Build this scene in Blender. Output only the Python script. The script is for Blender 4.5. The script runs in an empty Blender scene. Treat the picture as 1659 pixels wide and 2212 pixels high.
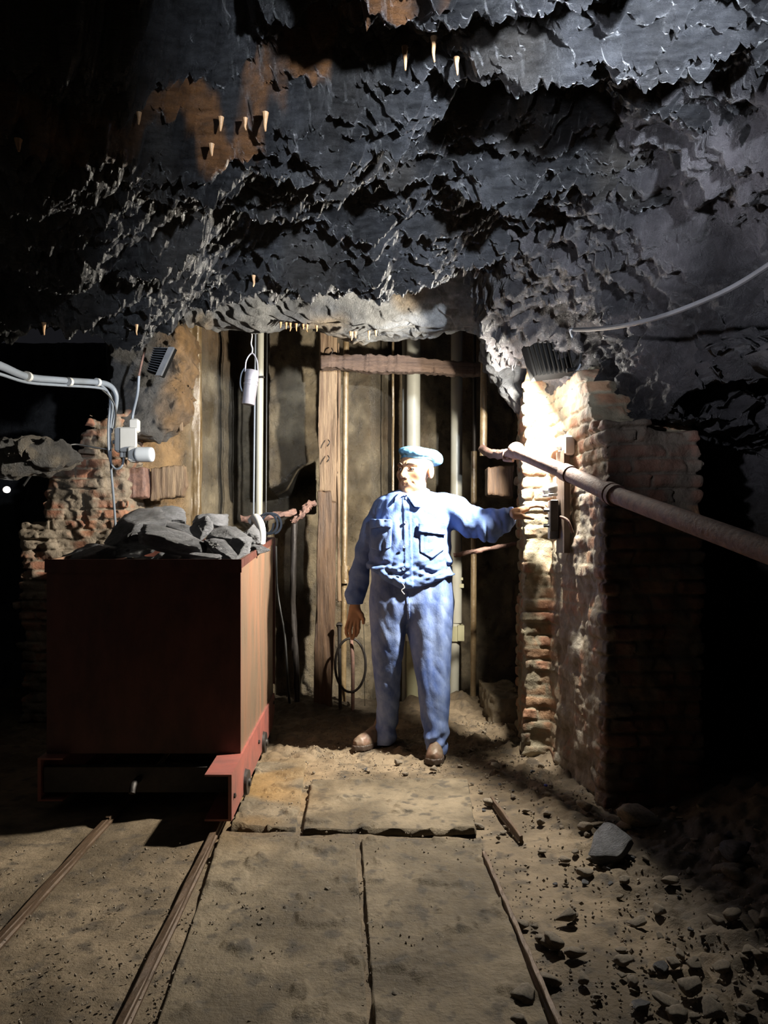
import bpy, math, random
import numpy as np
from mathutils import Vector, Matrix
random.seed(7); RNG = np.random.RandomState(11)
COL = bpy.context.scene.collection
# ---------------------------------------------------------------- camera geometry
F, H, HV, CU = 1650.0, 1.16, 1186.0, 829.5
def W(u, v, Y): return np.array([(u-CU)*Y/F, Y, H-(v-HV)*Y/F])
def FL(u, v): return W(u, v, H*F/(v-HV))          # a point on the floor
# ---------------------------------------------------------------- noise
_p = RNG.permutation(256); _p = np.concatenate([_p, _p, _p]).astype(np.int32)
_g = RNG.normal(size=(256, 3)); _g /= np.linalg.norm(_g, axis=1)[:, None]; _g = _g.astype(np.float32)
def pn(x, y, z):
    x, y, z = np.broadcast_arrays(np.asarray(x, np.float32), np.asarray(y, np.float32), np.asarray(z, np.float32))
    xi, yi, zi = np.floor(x).astype(np.int32), np.floor(y).astype(np.int32), np.floor(z).astype(np.int32)
    xf, yf, zf = x-xi, y-yi, z-zi
    u, v, w = [t*t*t*(t*(t*6-15)+10) for t in (xf, yf, zf)]
    xi &= 255; yi &= 255; zi &= 255
    out = 0
    for dx in (0, 1):
        a = _p[xi+dx]; wx = u if dx else 1-u
        for dy in (0, 1):
            b = _p[a+yi+dy]; wy = v if dy else 1-v
            for dz in (0, 1):
                g = _g[_p[b+zi+dz] & 255]; wz = w if dz else 1-w
                out = out + wx*wy*wz*(g[..., 0]*(xf-dx)+g[..., 1]*(yf-dy)+g[..., 2]*(zf-dz))
    return out*1.5
def fbm(x, y, z, o=4, s=0.0):
    r = 0; a = 1; f = 1
    for i in range(o):
        r = r+a*pn(x*f+s+i*17.3, y*f+s*1.7, z*f-s+i*5.1); a *= .5; f *= 2.03
    return r
def ss(a, b, x): t = np.clip((x-a)/(b-a), 0, 1); return t*t*(3-2*t)
def saw(t): return t-np.floor(t)
# ---------------------------------------------------------------- materials
def mat(name, col, rough=.7, metal=0, attr=False, n=8, var=.35, col2=None, bump=.3, bs=60, bd=.01, br=.7, spec=.5, stretch=(1, 1, 1), rvar=.15, emit=None):
    col = tuple(c*.62 for c in col); col2 = tuple(c*.62 for c in col2) if col2 else None
    m = bpy.data.materials.new(name); m.use_nodes = True; nt = m.node_tree; N = nt.nodes; L = nt.links
    b = N['Principled BSDF']; b.inputs['Metallic'].default_value = metal
    b.inputs['Specular IOR Level'].default_value = spec
    tc = N.new('ShaderNodeTexCoord'); mp = N.new('ShaderNodeMapping'); L.new(tc.outputs['Object'], mp.inputs[0])
    mp.inputs['Scale'].default_value = stretch
    no = N.new('ShaderNodeTexNoise'); no.inputs['Scale'].default_value = n; no.inputs['Detail'].default_value = 8; no.inputs['Roughness'].default_value = .65
    L.new(mp.outputs[0], no.inputs['Vector'])
    cr = N.new('ShaderNodeMapRange'); cr.inputs[1].default_value = .35; cr.inputs[2].default_value = .65
    L.new(no.outputs['Fac'], cr.inputs[0])
    c2 = col2 or tuple(c*(1-var) for c in col)
    mx = N.new('ShaderNodeMix'); mx.data_type = 'RGBA'
    mx.inputs['A'].default_value = (*c2, 1); mx.inputs['B'].default_value = (*col, 1); L.new(cr.outputs[0], mx.inputs['Factor'])
    out = mx.outputs['Result']
    if attr:
        at = N.new('ShaderNodeAttribute'); at.attribute_name = 'Col'
        m2 = N.new('ShaderNodeMix'); m2.data_type = 'RGBA'; m2.blend_type = 'MULTIPLY'; m2.inputs['Factor'].default_value = 1
        L.new(out, m2.inputs['A']); L.new(at.outputs['Color'], m2.inputs['B']); out = m2.outputs['Result']
    L.new(out, b.inputs['Base Color'])
    rr = N.new('ShaderNodeMapRange'); rr.inputs[3].default_value = max(.03, rough-rvar); rr.inputs[4].default_value = min(1, rough+rvar)
    n2 = N.new('ShaderNodeTexNoise'); n2.inputs['Scale'].default_value = n*2.3; n2.inputs['Detail'].default_value = 4; L.new(mp.outputs[0], n2.inputs['Vector'])
    L.new(n2.outputs['Fac'], rr.inputs[0]); L.new(rr.outputs[0], b.inputs['Roughness'])
    if bump:
        nb = N.new('ShaderNodeTexNoise'); nb.inputs['Scale'].default_value = bs; nb.inputs['Detail'].default_value = 6; nb.inputs['Roughness'].default_value = br
        L.new(mp.outputs[0], nb.inputs['Vector'])
        bp = N.new('ShaderNodeBump'); bp.inputs['Strength'].default_value = bump; bp.inputs['Distance'].default_value = bd
        L.new(nb.outputs['Fac'], bp.inputs['Height']); L.new(bp.outputs[0], b.inputs['Normal'])
    if emit:
        b.inputs['Emission Color'].default_value = (*emit[:3], 1); b.inputs['Emission Strength'].default_value = emit[3]
    return m
M = {}
M['slate'] = mat('slate', (1, 1, 1), .34, attr=True, n=14, var=.65, bump=1, bs=30, bd=.05, br=.85, stretch=(.6, 1.7, 2.2), rvar=.22, spec=.9)
M['wallrock'] = mat('wet_wall_rock', (1, 1, 1), .45, attr=True, n=12, var=.5, bump=1, bs=26, bd=.04, br=.82, rvar=.22, spec=.6)
M['ochre'] = mat('wet_wall', (1, 1, 1), .36, attr=True, n=9, var=.45, bump=.9, bs=30, bd=.025, br=.8, rvar=.28, spec=.7)
M['brick'] = mat('old_brick', (1, 1, 1), .7, attr=True, n=16, var=.35, bump=.8, bs=50, bd=.012)
M['ground'] = mat('muddy_ground', (1, 1, 1), .72, attr=True, n=11, var=.35, bump=.8, bs=55, bd=.012, rvar=.2, spec=.35)
M['plate'] = mat('dirty_plate', (.30, .235, .155), .68, n=7, col2=(.21, .16, .105), bump=.7, bs=40, bd=.010, br=.8, rvar=.2, spec=.35)
M['rust_rail'] = mat('rusty_rail', (.16, .10, .06), .5, metal=.3, n=20, bump=.5, bs=90, bd=.005)
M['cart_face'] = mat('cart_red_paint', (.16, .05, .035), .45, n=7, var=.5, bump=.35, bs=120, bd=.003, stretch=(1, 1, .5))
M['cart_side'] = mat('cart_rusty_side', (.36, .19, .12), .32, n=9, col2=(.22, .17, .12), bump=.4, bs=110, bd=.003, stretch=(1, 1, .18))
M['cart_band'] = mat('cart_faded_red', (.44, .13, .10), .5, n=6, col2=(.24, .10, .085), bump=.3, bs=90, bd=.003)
M['dark_iron'] = mat('dark_iron', (.07, .06, .055), .5, metal=.4, n=20, bump=.4, bs=90, bd=.004)
M['coal'] = mat('slate_chunk', (.27, .275, .30), .40, n=7, col2=(.045, .047, .055), bump=1, bs=24, bd=.03, br=.8, stretch=(1, 1, 2.5), rvar=.2, spec=.7)
M['coal_pale'] = mat('pale_slate_chunk', (.44, .45, .50), .45, n=6, col2=(.20, .205, .22), bump=1, bs=24, bd=.03, br=.8, stretch=(1, 1, 2.5), rvar=.2, spec=.5)
M['stone'] = mat('rubble_stone', (.38, .31, .225), .65, n=9, var=.5, bump=.6, bs=40, bd=.012)
M['wood'] = mat('old_wood', (.42, .29, .17), .6, n=10, col2=(.16, .09, .05), bump=.9, bs=28, bd=.015, stretch=(3, 3, .22))
M['wood_low'] = mat('dark_old_wood', (.21, .125, .07), .5, n=10, col2=(.08, .045, .028), bump=.9, bs=28, bd=.015, stretch=(3, 3, .22))  # old wood again in darker tones
M['woodh'] = mat('beam_wood', (.20, .125, .085), .6, n=10, col2=(.09, .055, .04), bump=.9, bs=28, bd=.015, stretch=(.25, 3, 3))
M['board'] = mat('board_wood', (.17, .12, .09), .55, n=10, col2=(.09, .06, .045), bump=.4, bs=30, bd=.006, stretch=(3, 3, .25))
M['pvc'] = mat('cream_pipe', (.62, .60, .50), .4, n=5, var=.15, bump=.05)
M['pvc_low'] = mat('yellowed_pipe', (.55, .52, .32), .45, n=5, var=.2, bump=.1)
M['wetpipe'] = mat('stained_pipe', (.34, .25, .14), .22, n=9, col2=(.2, .13, .06), bump=.5, bs=45, bd=.01, spec=.8)
M['rustpipe'] = mat('rust_pipe', (.36, .20, .15), .7, n=25, col2=(.17, .10, .085), bump=.7, bs=60, bd=.006)
M['cable'] = mat('grey_cable', (.28, .32, .38), .4, n=5, var=.15, bump=.05)
M['blackcable'] = mat('black_cable', (.03, .03, .03), .4, n=5, bump=.05)
M['whiteplastic'] = mat('white_plastic', (.78, .78, .76), .4, n=4, var=.08, bump=.03)
M['lens'] = mat('frosted_lens', (.75, .80, .86), .3, n=4, var=.05, bump=.02)
M['blackmetal'] = mat('black_metal', (.005, .005, .005), .75, n=10, bump=.1, spec=.12)
M['darkcable'] = mat('dusty_cable', (.13, .13, .135), .5, n=6, bump=.1)
M['greymetal'] = mat('grey_metal', (.30, .32, .36), .4, metal=.5, n=10, bump=.1)
M['lantern'] = mat('lantern_aluminium', (.48, .46, .52), .38, metal=.35, n=12, var=.3, bump=.1)
M['rope'] = mat('pale_rope', (.6, .6, .62), .7, n=30, bump=.4)
M['jacket'] = mat('blue_work_jacket', (.23, .34, .66), .8, n=7, col2=(.10, .19, .52), bump=.4, bs=13, bd=.012, rvar=.05, spec=.2)
M['trousers'] = mat('blue_work_trousers', (.32, .43, .74), .85, n=10, col2=(.10, .17, .46), bump=.4, bs=14, bd=.012, rvar=.05, spec=.2, stretch=(1, 1, .55))
M['beret'] = mat('blue_beret', (.17, .38, .56), .85, n=9, col2=(.09, .25, .42), bump=.3, bs=60, bd=.003, spec=.15)
M['skin'] = mat('mannequin_skin', (.50, .29, .175), .6, n=8, col2=(.42, .23, .13), bump=.15, bs=60, bd=.002, spec=.3)
M['boot'] = mat('brown_boot', (.26, .145, .10), .5, n=18, col2=(.24, .19, .13), bump=.3, bs=50, bd=.004)
M['sole'] = mat('boot_sole', (.10, .065, .045), .6, n=18, bump=.3)
M['brow'] = mat('grey_brow', (.16, .12, .09), .9, n=30, bump=.4)
M['eyew'] = mat('eye_white', (.6, .56, .5), .3, n=3, var=.05, bump=0)
M['iris'] = mat('dark_iris', (.05, .035, .03), .2, n=3, bump=0)
M['lip'] = mat('lip_skin', (.46, .22, .14), .5, n=10, bump=.1)
M['thread'] = mat('button_blue', (.22, .34, .66), .5, n=10, bump=.05)
M['orange'] = mat('ochre_dripstone', (.55, .25, .09), .5, n=20, col2=(.65, .42, .22), bump=.4)
M['glow'] = mat('lamp_glass', (.9, .9, .9), .3, n=3, bump=0, emit=(1, .96, .88, 25))
M['glowsmall'] = mat('small_lamp', (.9, .9, .9), .3, n=3, bump=0, emit=(1, .93, .85, 2.5))
M['blueplastic'] = mat('blue_plastic', (.04, .06, .6), .4, n=3, bump=0)
M['redmark'] = mat('red_paint', (.55, .05, .05), .6, n=30, bump=.1)
# ---------------------------------------------------------------- mesh builders
def tag(o, label=None, cat=None, group=None, kind=None):
    if label: o['label'] = label
    if cat: o['category'] = cat
    if group: o['group'] = group
    if kind: o['kind'] = kind
    return o
def empty(name, loc, label, cat, group=None):
    o = bpy.data.objects.new(name, None); COL.objects.link(o); o.location = tuple(loc); o.empty_display_size = .05
    return tag(o, label, cat, group)
def mk(name, V, Fq, m, parent=None, smooth=True, col=None, recentre=True):
    V = np.asarray(V, np.float64).reshape(-1, 3)
    c = V.mean(0) if recentre else np.zeros(3)
    if recentre and parent is None: c[2] = V[:, 2].min()
    me = bpy.data.meshes.new(name)
    if isinstance(Fq, np.ndarray):
        k = Fq.shape[1]; nf = len(Fq)
        me.vertices.add(len(V)); me.vertices.foreach_set('co', (V-c).astype(np.float32).ravel())
        me.loops.add(nf*k); me.loops.foreach_set('vertex_index', Fq.astype(np.int32).ravel())
        me.polygons.add(nf); me.polygons.foreach_set('loop_start', np.arange(0, nf*k, k, dtype=np.int32))
        me.polygons.foreach_set('loop_total', np.full(nf, k, np.int32)); me.update(calc_edges=True)
    else:
        me.from_pydata((V-c).tolist(), [], [list(f) for f in Fq]); me.update()
    me.validate()
    if smooth: me.polygons.foreach_set('use_smooth', np.ones(len(me.polygons), bool))
    if col is not None:
        ca = me.color_attributes.new('Col', 'FLOAT_COLOR', 'POINT')
        cc = np.ones((len(V), 4), np.float32); cc[:, :3] = np.asarray(col).reshape(-1, 3); ca.data.foreach_set('color', cc.ravel())
    me.materials.append(M[m] if isinstance(m, str) else m)
    o = bpy.data.objects.new(name, me); COL.objects.link(o)
    if parent is not None:
        pl = Vector((0, 0, 0)); q = parent
        while q is not None: pl += q.location; q = q.parent
        o.parent = parent; o.location = Vector(c)-pl
    else: o.location = Vector(c)
    return o
class MB:
    def __init__(s): s.V = []; s.F = []
    def add(s, V, Fq):
        n = sum(len(v) for v in s.V); s.V.append(np.asarray(V, float).reshape(-1, 3)); s.F += [[i+n for i in f] for f in Fq]; return s
    def build(s, name, m, parent=None, smooth=True): 
        o = mk(name, np.concatenate(s.V), s.F, m, parent, smooth)
        if smooth:
            try:
                import bmesh
                bm = bmesh.new(); bm.from_mesh(o.data)
                for e in bm.edges:
                    if len(e.link_faces) == 2 and e.calc_face_angle(0) > .7: e.smooth = False
                bm.to_mesh(o.data); bm.free()
            except Exception: pass
        return o
    def hexa(s, P):   # 8 corners: bottom 4 ccw, top 4 ccw
        return s.add(P, [[3, 2, 1, 0], [4, 5, 6, 7], [0, 1, 5, 4], [1, 2, 6, 5], [2, 3, 7, 6], [3, 0, 4, 7]])
    def box(s, c, size, ax=None, bev=.0):
        ax = np.eye(3) if ax is None else np.asarray(ax, float); h = np.asarray(size)/2.
        if bev <= 0:
            P = [np.asarray(c)+(np.array(q)*h)@ax for q in [(-1, -1, -1), (1, -1, -1), (1, 1, -1), (-1, 1, -1), (-1, -1, 1), (1, -1, 1), (1, 1, 1), (-1, 1, 1)]]
            return s.hexa(P)
        rings = []
        for z, k in ((-1, 1), (-1+bev/h[2], 0), (1-bev/h[2], 0), (1, 1)):
            a = bev*.7; xx = h[0]-(bev if k else 0); yy = h[1]-(bev if k else 0); b = a
            pts = [(-xx+b, -yy), (xx-b, -yy), (xx, -yy+b), (xx, yy-b), (xx-b, yy), (-xx+b, yy), (-xx, yy-b), (-xx, -yy+b)]
            rings.append([np.asarray(c)+np.array([p[0], p[1], z*h[2]])@ax for p in pts])
        V = [p for r in rings for p in r]; Fq = [list(range(7, -1, -1)), [24+i for i in range(8)]]
        for r in range(3):
            for i in range(8): j = (i+1) % 8; Fq.append([r*8+i, r*8+j, r*8+8+j, r*8+8+i])
        return s.add(V, Fq)
    def tube(s, pts, r, n=12, sub=6, cap=True, wob=0, spline=True):
        P = np.array([np.asarray(p, float) for p in pts]); R = np.full(len(P), r) if np.isscalar(r) else np.array(r, float)
        if spline and len(P) > 2:
            Q = []; RR = []
            for i in range(len(P)-1):
                p0, p1, p2, p3 = P[max(i-1, 0)], P[i], P[i+1], P[min(i+2, len(P)-1)]
                for k in range(sub):
                    t = k/sub; Q.append(.5*((2*p1)+(-p0+p2)*t+(2*p0-5*p1+4*p2-p3)*t*t+(-p0+3*p1-3*p2+p3)*t**3)); RR.append(R[i]*(1-t)+R[i+1]*t)
            Q.append(P[-1]); RR.append(R[-1]); P = np.array(Q); R = np.array(RR)
        T = np.gradient(P, axis=0); T /= np.linalg.norm(T, axis=1)[:, None]+1e-12
        a = np.array([0, 0, 1.]) if abs(T[0][2]) < .8 else np.array([1., 0, 0]); A = np.cross(T[0], a); A /= np.linalg.norm(A)
        V = []
        for i in range(len(P)):
            A = A-T[i]*A.dot(T[i]); A /= np.linalg.norm(A); B = np.cross(T[i], A)
            for k in range(n):
                th = 2*math.pi*k/n; rr = R[i]*(1+wob*math.sin(3*th+i*1.7)*random.random()); V.append(P[i]+rr*(A*math.cos(th)+B*math.sin(th)))
        Fq = [[i*n+k, i*n+(k+1) % n, (i+1)*n+(k+1) % n, (i+1)*n+k] for i in range(len(P)-1) for k in range(n)]
        if cap: Fq += [list(range(n-1, -1, -1)), [(len(P)-1)*n+k for k in range(n)]]
        return s.add(V, Fq)
    def lathe(s, prof, o, ax=None, n=24):    # prof: (r, h)
        ax = np.eye(3) if ax is None else np.asarray(ax, float); V = []
        for r, h in prof:
            for k in range(n): th = 2*math.pi*k/n; V.append(np.asarray(o)+np.array([r*math.cos(th), r*math.sin(th), h])@ax)
        m = len(prof); Fq = [[i*n+k, i*n+(k+1) % n, (i+1)*n+(k+1) % n, (i+1)*n+k] for i in range(m-1) for k in range(n)]
        Fq += [list(range(n-1, -1, -1)), [(m-1)*n+k for k in range(n)]]
        return s.add(V, Fq)
def frame(z, x=(1, 0, 0)):
    z = np.asarray(z, float); z /= np.linalg.norm(z); x = np.asarray(x, float); y = np.cross(z, x); y /= np.linalg.norm(y); x = np.cross(y, z)
    return np.array([x, y, z])
def sheet(name, P, hfn, cfn, m, kind='structure', flip=False, parent=None, mask=None, smooth=True):
    P = np.asarray(P, float); du = np.gradient(P, axis=1); dv = np.gradient(P, axis=0); N = np.cross(du, dv); N /= np.linalg.norm(N, axis=2)[..., None]+1e-9
    if flip: N = -N
    Q = P+N*hfn(P)[..., None]
    a, b = P.shape[:2]; idx = np.arange(a*b).reshape(a, b)
    Fq = np.stack([idx[:-1, :-1], idx[:-1, 1:], idx[1:, 1:], idx[1:, :-1]], -1).reshape(-1, 4)
    if mask is not None: Fq = Fq[mask[:-1, :-1].ravel()]
    if flip: Fq = Fq[:, ::-1]
    o = mk(name, Q.reshape(-1, 3), Fq, m, parent, smooth=smooth, col=cfn(P).reshape(-1, 3), recentre=False)
    if kind: o['kind'] = kind
    return o, Q
# voxel surface nets
def vox(fn, lo, hi, h, B=24):
    lo = np.array(lo, float); hi = np.array(hi, float); n = np.ceil((hi-lo)/h).astype(int)+1
    A = np.empty(n, np.float32)
    for i in range(0, n[0], B):
        for j in range(0, n[1], B):
            for k in range(0, n[2], B):
                e = np.minimum([i+B, j+B, k+B], n); s0 = np.array([i, j, k])
                cs = [lo[q]+h*np.linspace(s0[q], e[q], 5) for q in range(3)]
                C = np.stack(np.meshgrid(*cs, indexing='ij'), -1); d = fn(C)
                if np.abs(d).min() > h*B/4*1.6 and (d.min() > 0 or d.max() < 0):
                    A[i:e[0], j:e[1], k:e[2]] = d.flat[62]; continue
                cs = [lo[q]+h*np.arange(s0[q], e[q]) for q in range(3)]
                A[i:e[0], j:e[1], k:e[2]] = fn(np.stack(np.meshgrid(*cs, indexing='ij'), -1))
    S = A < 0
    c = [S[dx:n[0]-1+dx, dy:n[1]-1+dy, dz:n[2]-1+dz] for dx in (0, 1) for dy in (0, 1) for dz in (0, 1)]
    al = c[0].copy(); an = c[0].copy()
    for q in c[1:]: al &= q; an |= q
    act = an & ~al; I = np.argwhere(act); cid = -np.ones(act.shape, np.int32); cid[act] = np.arange(len(I))
    off = np.array([(dx, dy, dz) for dx in (0, 1) for dy in (0, 1) for dz in (0, 1)])
    val = np.stack([A[I[:, 0]+o[0], I[:, 1]+o[1], I[:, 2]+o[2]] for o in off], 1)
    acc = np.zeros((len(I), 3)); cnt = np.zeros(len(I))
    for a in range(8):
        for b in range(a+1, 8):
            if np.abs(off[a]-off[b]).sum() != 1: continue
            va, vb = val[:, a], val[:, b]; cr = (va < 0) != (vb < 0); t = np.where(cr, va/np.where(cr, va-vb, 1), 0)
            acc += np.where(cr[:, None], off[a]+t[:, None]*(off[b]-off[a]), 0); cnt += cr
    V = lo+h*(I+acc/cnt[:, None]); Q = []
    for ax in range(3):
        b1, b2 = (ax+1) % 3, (ax+2) % 3; sl0 = [slice(1, -1)]*3; sl1 = [slice(1, -1)]*3
        sl0[ax] = slice(0, -1); sl1[ax] = slice(1, None)
        s0, s1 = S[tuple(sl0)], S[tuple(sl1)]; E = np.argwhere(s0 != s1); 
        fl = s0[E[:, 0], E[:, 1], E[:, 2]]; E = E.copy(); E[:, b1] += 1; E[:, b2] += 1
        def cc(d1, d2): e = E.copy(); e[:, b1] -= d1; e[:, b2] -= d2; return cid[e[:, 0], e[:, 1], e[:, 2]]
        q = np.stack([cc(1, 1), cc(0, 1), cc(0, 0), cc(1, 0)], 1); q[~fl] = q[~fl][:, ::-1]; Q.append(q[(q >= 0).all(1)])
    return V, np.concatenate(Q)
def smin(a, b, k): h = np.clip(.5+.5*(b-a)/k, 0, 1); return b*(1-h)+a*h-k*h*(1-h)
def smax(a, b, k): return -smin(-a, -b, k)
def cone(p, a, b, ra, rb):
    a = np.asarray(a, float); b = np.asarray(b, float); d = b-a; t = np.clip(((p-a)@d)/(d@d), 0, 1)
    return np.linalg.norm(p-a-t[..., None]*d, axis=-1)-(ra+(rb-ra)*t)
def ell(p, c, r):
    q = (p-np.asarray(c))/np.asarray(r); k = np.linalg.norm(q, axis=-1); return (k-1)*min(r)
def chain(p, pts, k=.02):
    d = None
    for (a, ra), (b, rb) in zip(pts[:-1], pts[1:]):
        e = cone(p, a, b, ra, rb); d = e if d is None else smin(d, e, k)
    return d
def poly2d(x, z, pts):   # signed distance to polygon
    pts = np.array(pts, float); d = np.full(x.shape, 1e9); ins = np.zeros(x.shape, bool)
    for i in range(len(pts)):
        a, b = pts[i], pts[(i+1) % len(pts)]; e = b-a; t = np.clip(((x-a[0])*e[0]+(z-a[1])*e[1])/(e@e), 0, 1)
        d = np.minimum(d, np.hypot(x-a[0]-t*e[0], z-a[1]-t*e[1]))
        c = ((a[1] > z) != (b[1] > z)); 
        if b[1] != a[1]: ins ^= c & (x < (b[0]-a[0])*(z-a[1])/(b[1]-a[1])+a[0])
    return np.where(ins, -d, d)
def vmesh(name, fn, lo, hi, h, m, parent=None, cfn=None):
    V, Fq = vox(fn, lo, hi, h); return mk(name, V, Fq, m, parent, col=None if cfn is None else cfn(V))
def rgb(*c): return np.array(c, float)
def mixc(a, b, t): return a*(1-t[..., None])+b*t[..., None]

exec_done = True
# ================================================================ SETTING
# ---- ceiling
lipU = np.array([-400, 0, 240, 460, 520, 600, 700, 820, 880, 1010, 1100, 1200, 1300, 1700]); lipV = np.array([800, 768, 752, 742, 712, 690, 688, 703, 668, 638, 634, 640, 650, 650])
LY = 3.75
def ceil_base(x, y):
    u = x/LY*F+CU; zl = H+(HV-np.interp(u, lipU, lipV))*LY/F
    z = zl+(2.52-zl)*(1-ss(2.3, 3.7, y))
    z = np.where(y > LY, z+ss(LY, LY+.3, y)*.5, z)
    # the higher, darker pocket near the viewer on the left
    ys = np.interp(x, [-3, -1.16, -.95, -.54, -.15, -.04, .18, .4, 3], [2.42, 2.44, 2.5, 2.66, 2.40, 2.15, 1.95, 1.3, .2])
    yy = y+.07*fbm(x*6, y*6, .3, 3)
    z = z+.085*(1-ss(ys-.05, ys+.0, yy))+.5*(1-ss(ys-.32, ys-.07, yy+.08*pn(x*4, y*4, 2.)))*(x < .7)
    return z
xs = np.concatenate([np.arange(-3.6, -2.2, .02), np.arange(-2.2, 1.7, .008), np.arange(1.7, 2.5, .02)]); ys_ = np.concatenate([np.arange(.0, 1.7, .04), np.arange(1.7, 4.1, .0075), np.arange(4.1, 5.6, .03)])
X, Y = np.meshgrid(xs, ys_); 
def terr(w, L, k=.72): q = w/L; f = np.floor(q); return L*(f+ss(k, 1, q-f))
def strata(x, y, z, ang=.30):
    c, s = math.cos(ang), math.sin(ang); a = x*c-y*s; b = x*s+y*c
    big = .15*fbm(a*.8, b*1.6, z, 3, 8.)
    w = big+.085*fbm(a*1.3, b*5.0, z+3, 6, 2.)+.05*b
    h = big*.35+terr(w, .036, .35)*.65+terr(w+.05*fbm(a*3, b*13, z, 5, 6.), .013, .4)*.45
    h = h+.05*np.abs(fbm(a*2.2, b*7.5, z+9, 5, 4.))+.055*fbm(a*7, b*24, z, 5, 1.)+.016*fbm(a*24, b*60, z, 3, 5.)+.022*fbm(a*16, b*22, z+4, 4, 3.)
    h = h+.07*ss(.18, .42, pn(a*1.7+3, b*3.2, 7.7))
    return h*1.1-.05
Z = ceil_base(X, Y)+strata(X, Y, 0*X)
P = np.stack([X, Y, Z], -1)
def ceil_col(P):
    x, y = P[..., 0], P[..., 1]; n = fbm(x*2.2, y*3.5, 0, 4, 2.)
    c = mixc(rgb(.018, .019, .022), rgb(.085, .088, .097), ss(-.4, .6, n))
    br = ss(.05, .45, pn(x*3, y*3, 9.))*.35; c = mixc(c, rgb(.12, .10, .075), br)
    yst = np.interp(x, [-3, -1.16, -.95, -.54, -.15, -.04, .18, .4, 3], [2.42, 2.44, 2.5, 2.66, 2.40, 2.15, 1.95, 1.3, .2])
    yq = y+.07*fbm(x*6, y*6, .3, 3)-yst; o = ss(.02, .0, yq)*ss(-.055, -.03, yq)*ss(-.3, .1, pn(x*5, y*2, 2.)+.1)*(x < .5)
    return mixc(c, rgb(.42, .19, .07), np.clip(o, 0, 1)*.9)
ceil_o, _ = sheet('ceiling', P, lambda P: 0*P[..., 0], ceil_col, 'slate', flip=True, smooth=False)
# ---- lit rock lintel over the shaft mouth, with the tongue of rock on its right
lu = np.array([420, 520, 560, 600, 700, 760, 800, 860, 960, 1036, 1046, 1062, 1085, 1110, 1125, 1150, 1300]); lv = np.array([690, 704, 706, 702, 712, 724, 722, 716, 712, 716, 752, 800, 838, 868, 884, 880, 860])
us = np.linspace(400, 1290, 330); prof = np.linspace(0, 1, 150)
P = np.zeros((len(prof), len(us), 3))
for j, u in enumerate(us):
    yl = 4.55-.12*ss(900, 1200, u); zb = H+(HV-np.interp(u, lu, lv))*yl/F; x = (u-CU)*yl/F
    pts = np.array([[yl-.28, 2.95], [yl-.05, zb+.25*(2.9-zb)], [yl, zb+.02], [yl+.08, zb], [yl+.35, zb+.06], [yl+.6, 2.95]])
    s = np.linspace(0, 1, 6); yy = np.interp(prof, s, pts[:, 0]); zz = np.interp(prof, s, pts[:, 1]); P[:, j] = np.stack([x+0*yy, yy, zz], -1)
def lint_h(P): x, y, z = P[..., 0], P[..., 1], P[..., 2]; t = saw(z*9+x*4+2*fbm(x*3, y*3, z*3, 3)); return .05*fbm(x*3, y*3, z*4, 4, 5.)+.02*(ss(0, .8, t)*(1-ss(.85, 1, t)))
def lint_c(P):
    x, y, z = P[..., 0], P[..., 1], P[..., 2]; n = fbm(x*4, y*4, z*5, 4, 7.); c = mixc(rgb(.20, .21, .23), rgb(.42, .42, .41), ss(-.4, .5, n))
    return mixc(c, rgb(.5, .36, .2), ss(.1, .6, pn(x*3.5, y*2, z*5+3))*ss(.6, .0, x)*.7)
sheet('wall_lintel', P, lint_h, lint_c, 'wallrock', flip=False)
# ---- back wall of the shaft
xs = np.arange(-4.6, 1.7, .0125); zs = np.arange(-.9, 3.1, .012); X, Z = np.meshgrid(xs, zs)
def back_y(x, z):
    y = 5.84+.68*ss(-.12, .10, x)
    px, pv = x/5.95*F+CU, HV-(z-H)*F/5.95
    y = y+1.6*ss(-2.0, -2.3, x)-.42*ss(-1.35, -1.42, x)                             # left part stands forward
    # black pocket left of the pipe, curling right above the shelf
    wob = 10*pn(x*5, z*5, 1.)
    pk = ss(463, 471, px+wob*.6)*ss(580, 572, px+wob*.5)*ss(1170, 1110, pv)
    pk2 = ss(560, 570, px)*ss(684, 676, px)*ss(-4, 10, pv-np.interp(px, [560, 575, 610, 625, 640, 655, 700], [1075, 1058, 1048, 1030, 1012, 1006, 1002])+wob*.4)*ss(1112, 1104, pv)
    pk3 = ss(812, 822, px)*0
    return y+.75*np.clip(pk+pk2, 0, 1)+pk3
Yb = back_y(X, Z)
P = np.stack([X, Yb, Z], -1)
def back_h(P):
    x, y, z = P[..., 0], P[..., 1], P[..., 2]; w = .07*fbm(x*2.2, 0, z*1.3, 6, 5.)+.02*x-.03*z
    return -(w*.5+terr(w, .02, .8)*.6+.012*fbm(x*9, 1, z*6, 5)+.02*np.abs(fbm(x*4, 3, z*2.5, 4)))
def back_c(P):
    x, y, z = P[..., 0], P[..., 1], P[..., 2]; n = fbm(x*3, 0, z*2.4, 4, 7.); c = mixc(rgb(.17, .13, .08), rgb(.42, .34, .22), ss(-.5, .5, n))
    c = mixc(c, rgb(.46, .25, .10), ss(.1, .6, pn(x*5, 3, z*1.2))*.4)
    c = mixc(c, rgb(.60, .36, .16), ss(-1.35, -1.5, x)*ss(-.5, .2, n)*.8)
    return mixc(c, rgb(.03, .03, .032), ss(-1.85, -2.0, x+.12*n))  # unlit void at the far left painted near black into the wall colour
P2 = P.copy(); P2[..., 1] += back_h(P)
o, _ = sheet('wall_back', P2, lambda P: 0*P[..., 0], back_c, 'ochre')
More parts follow.
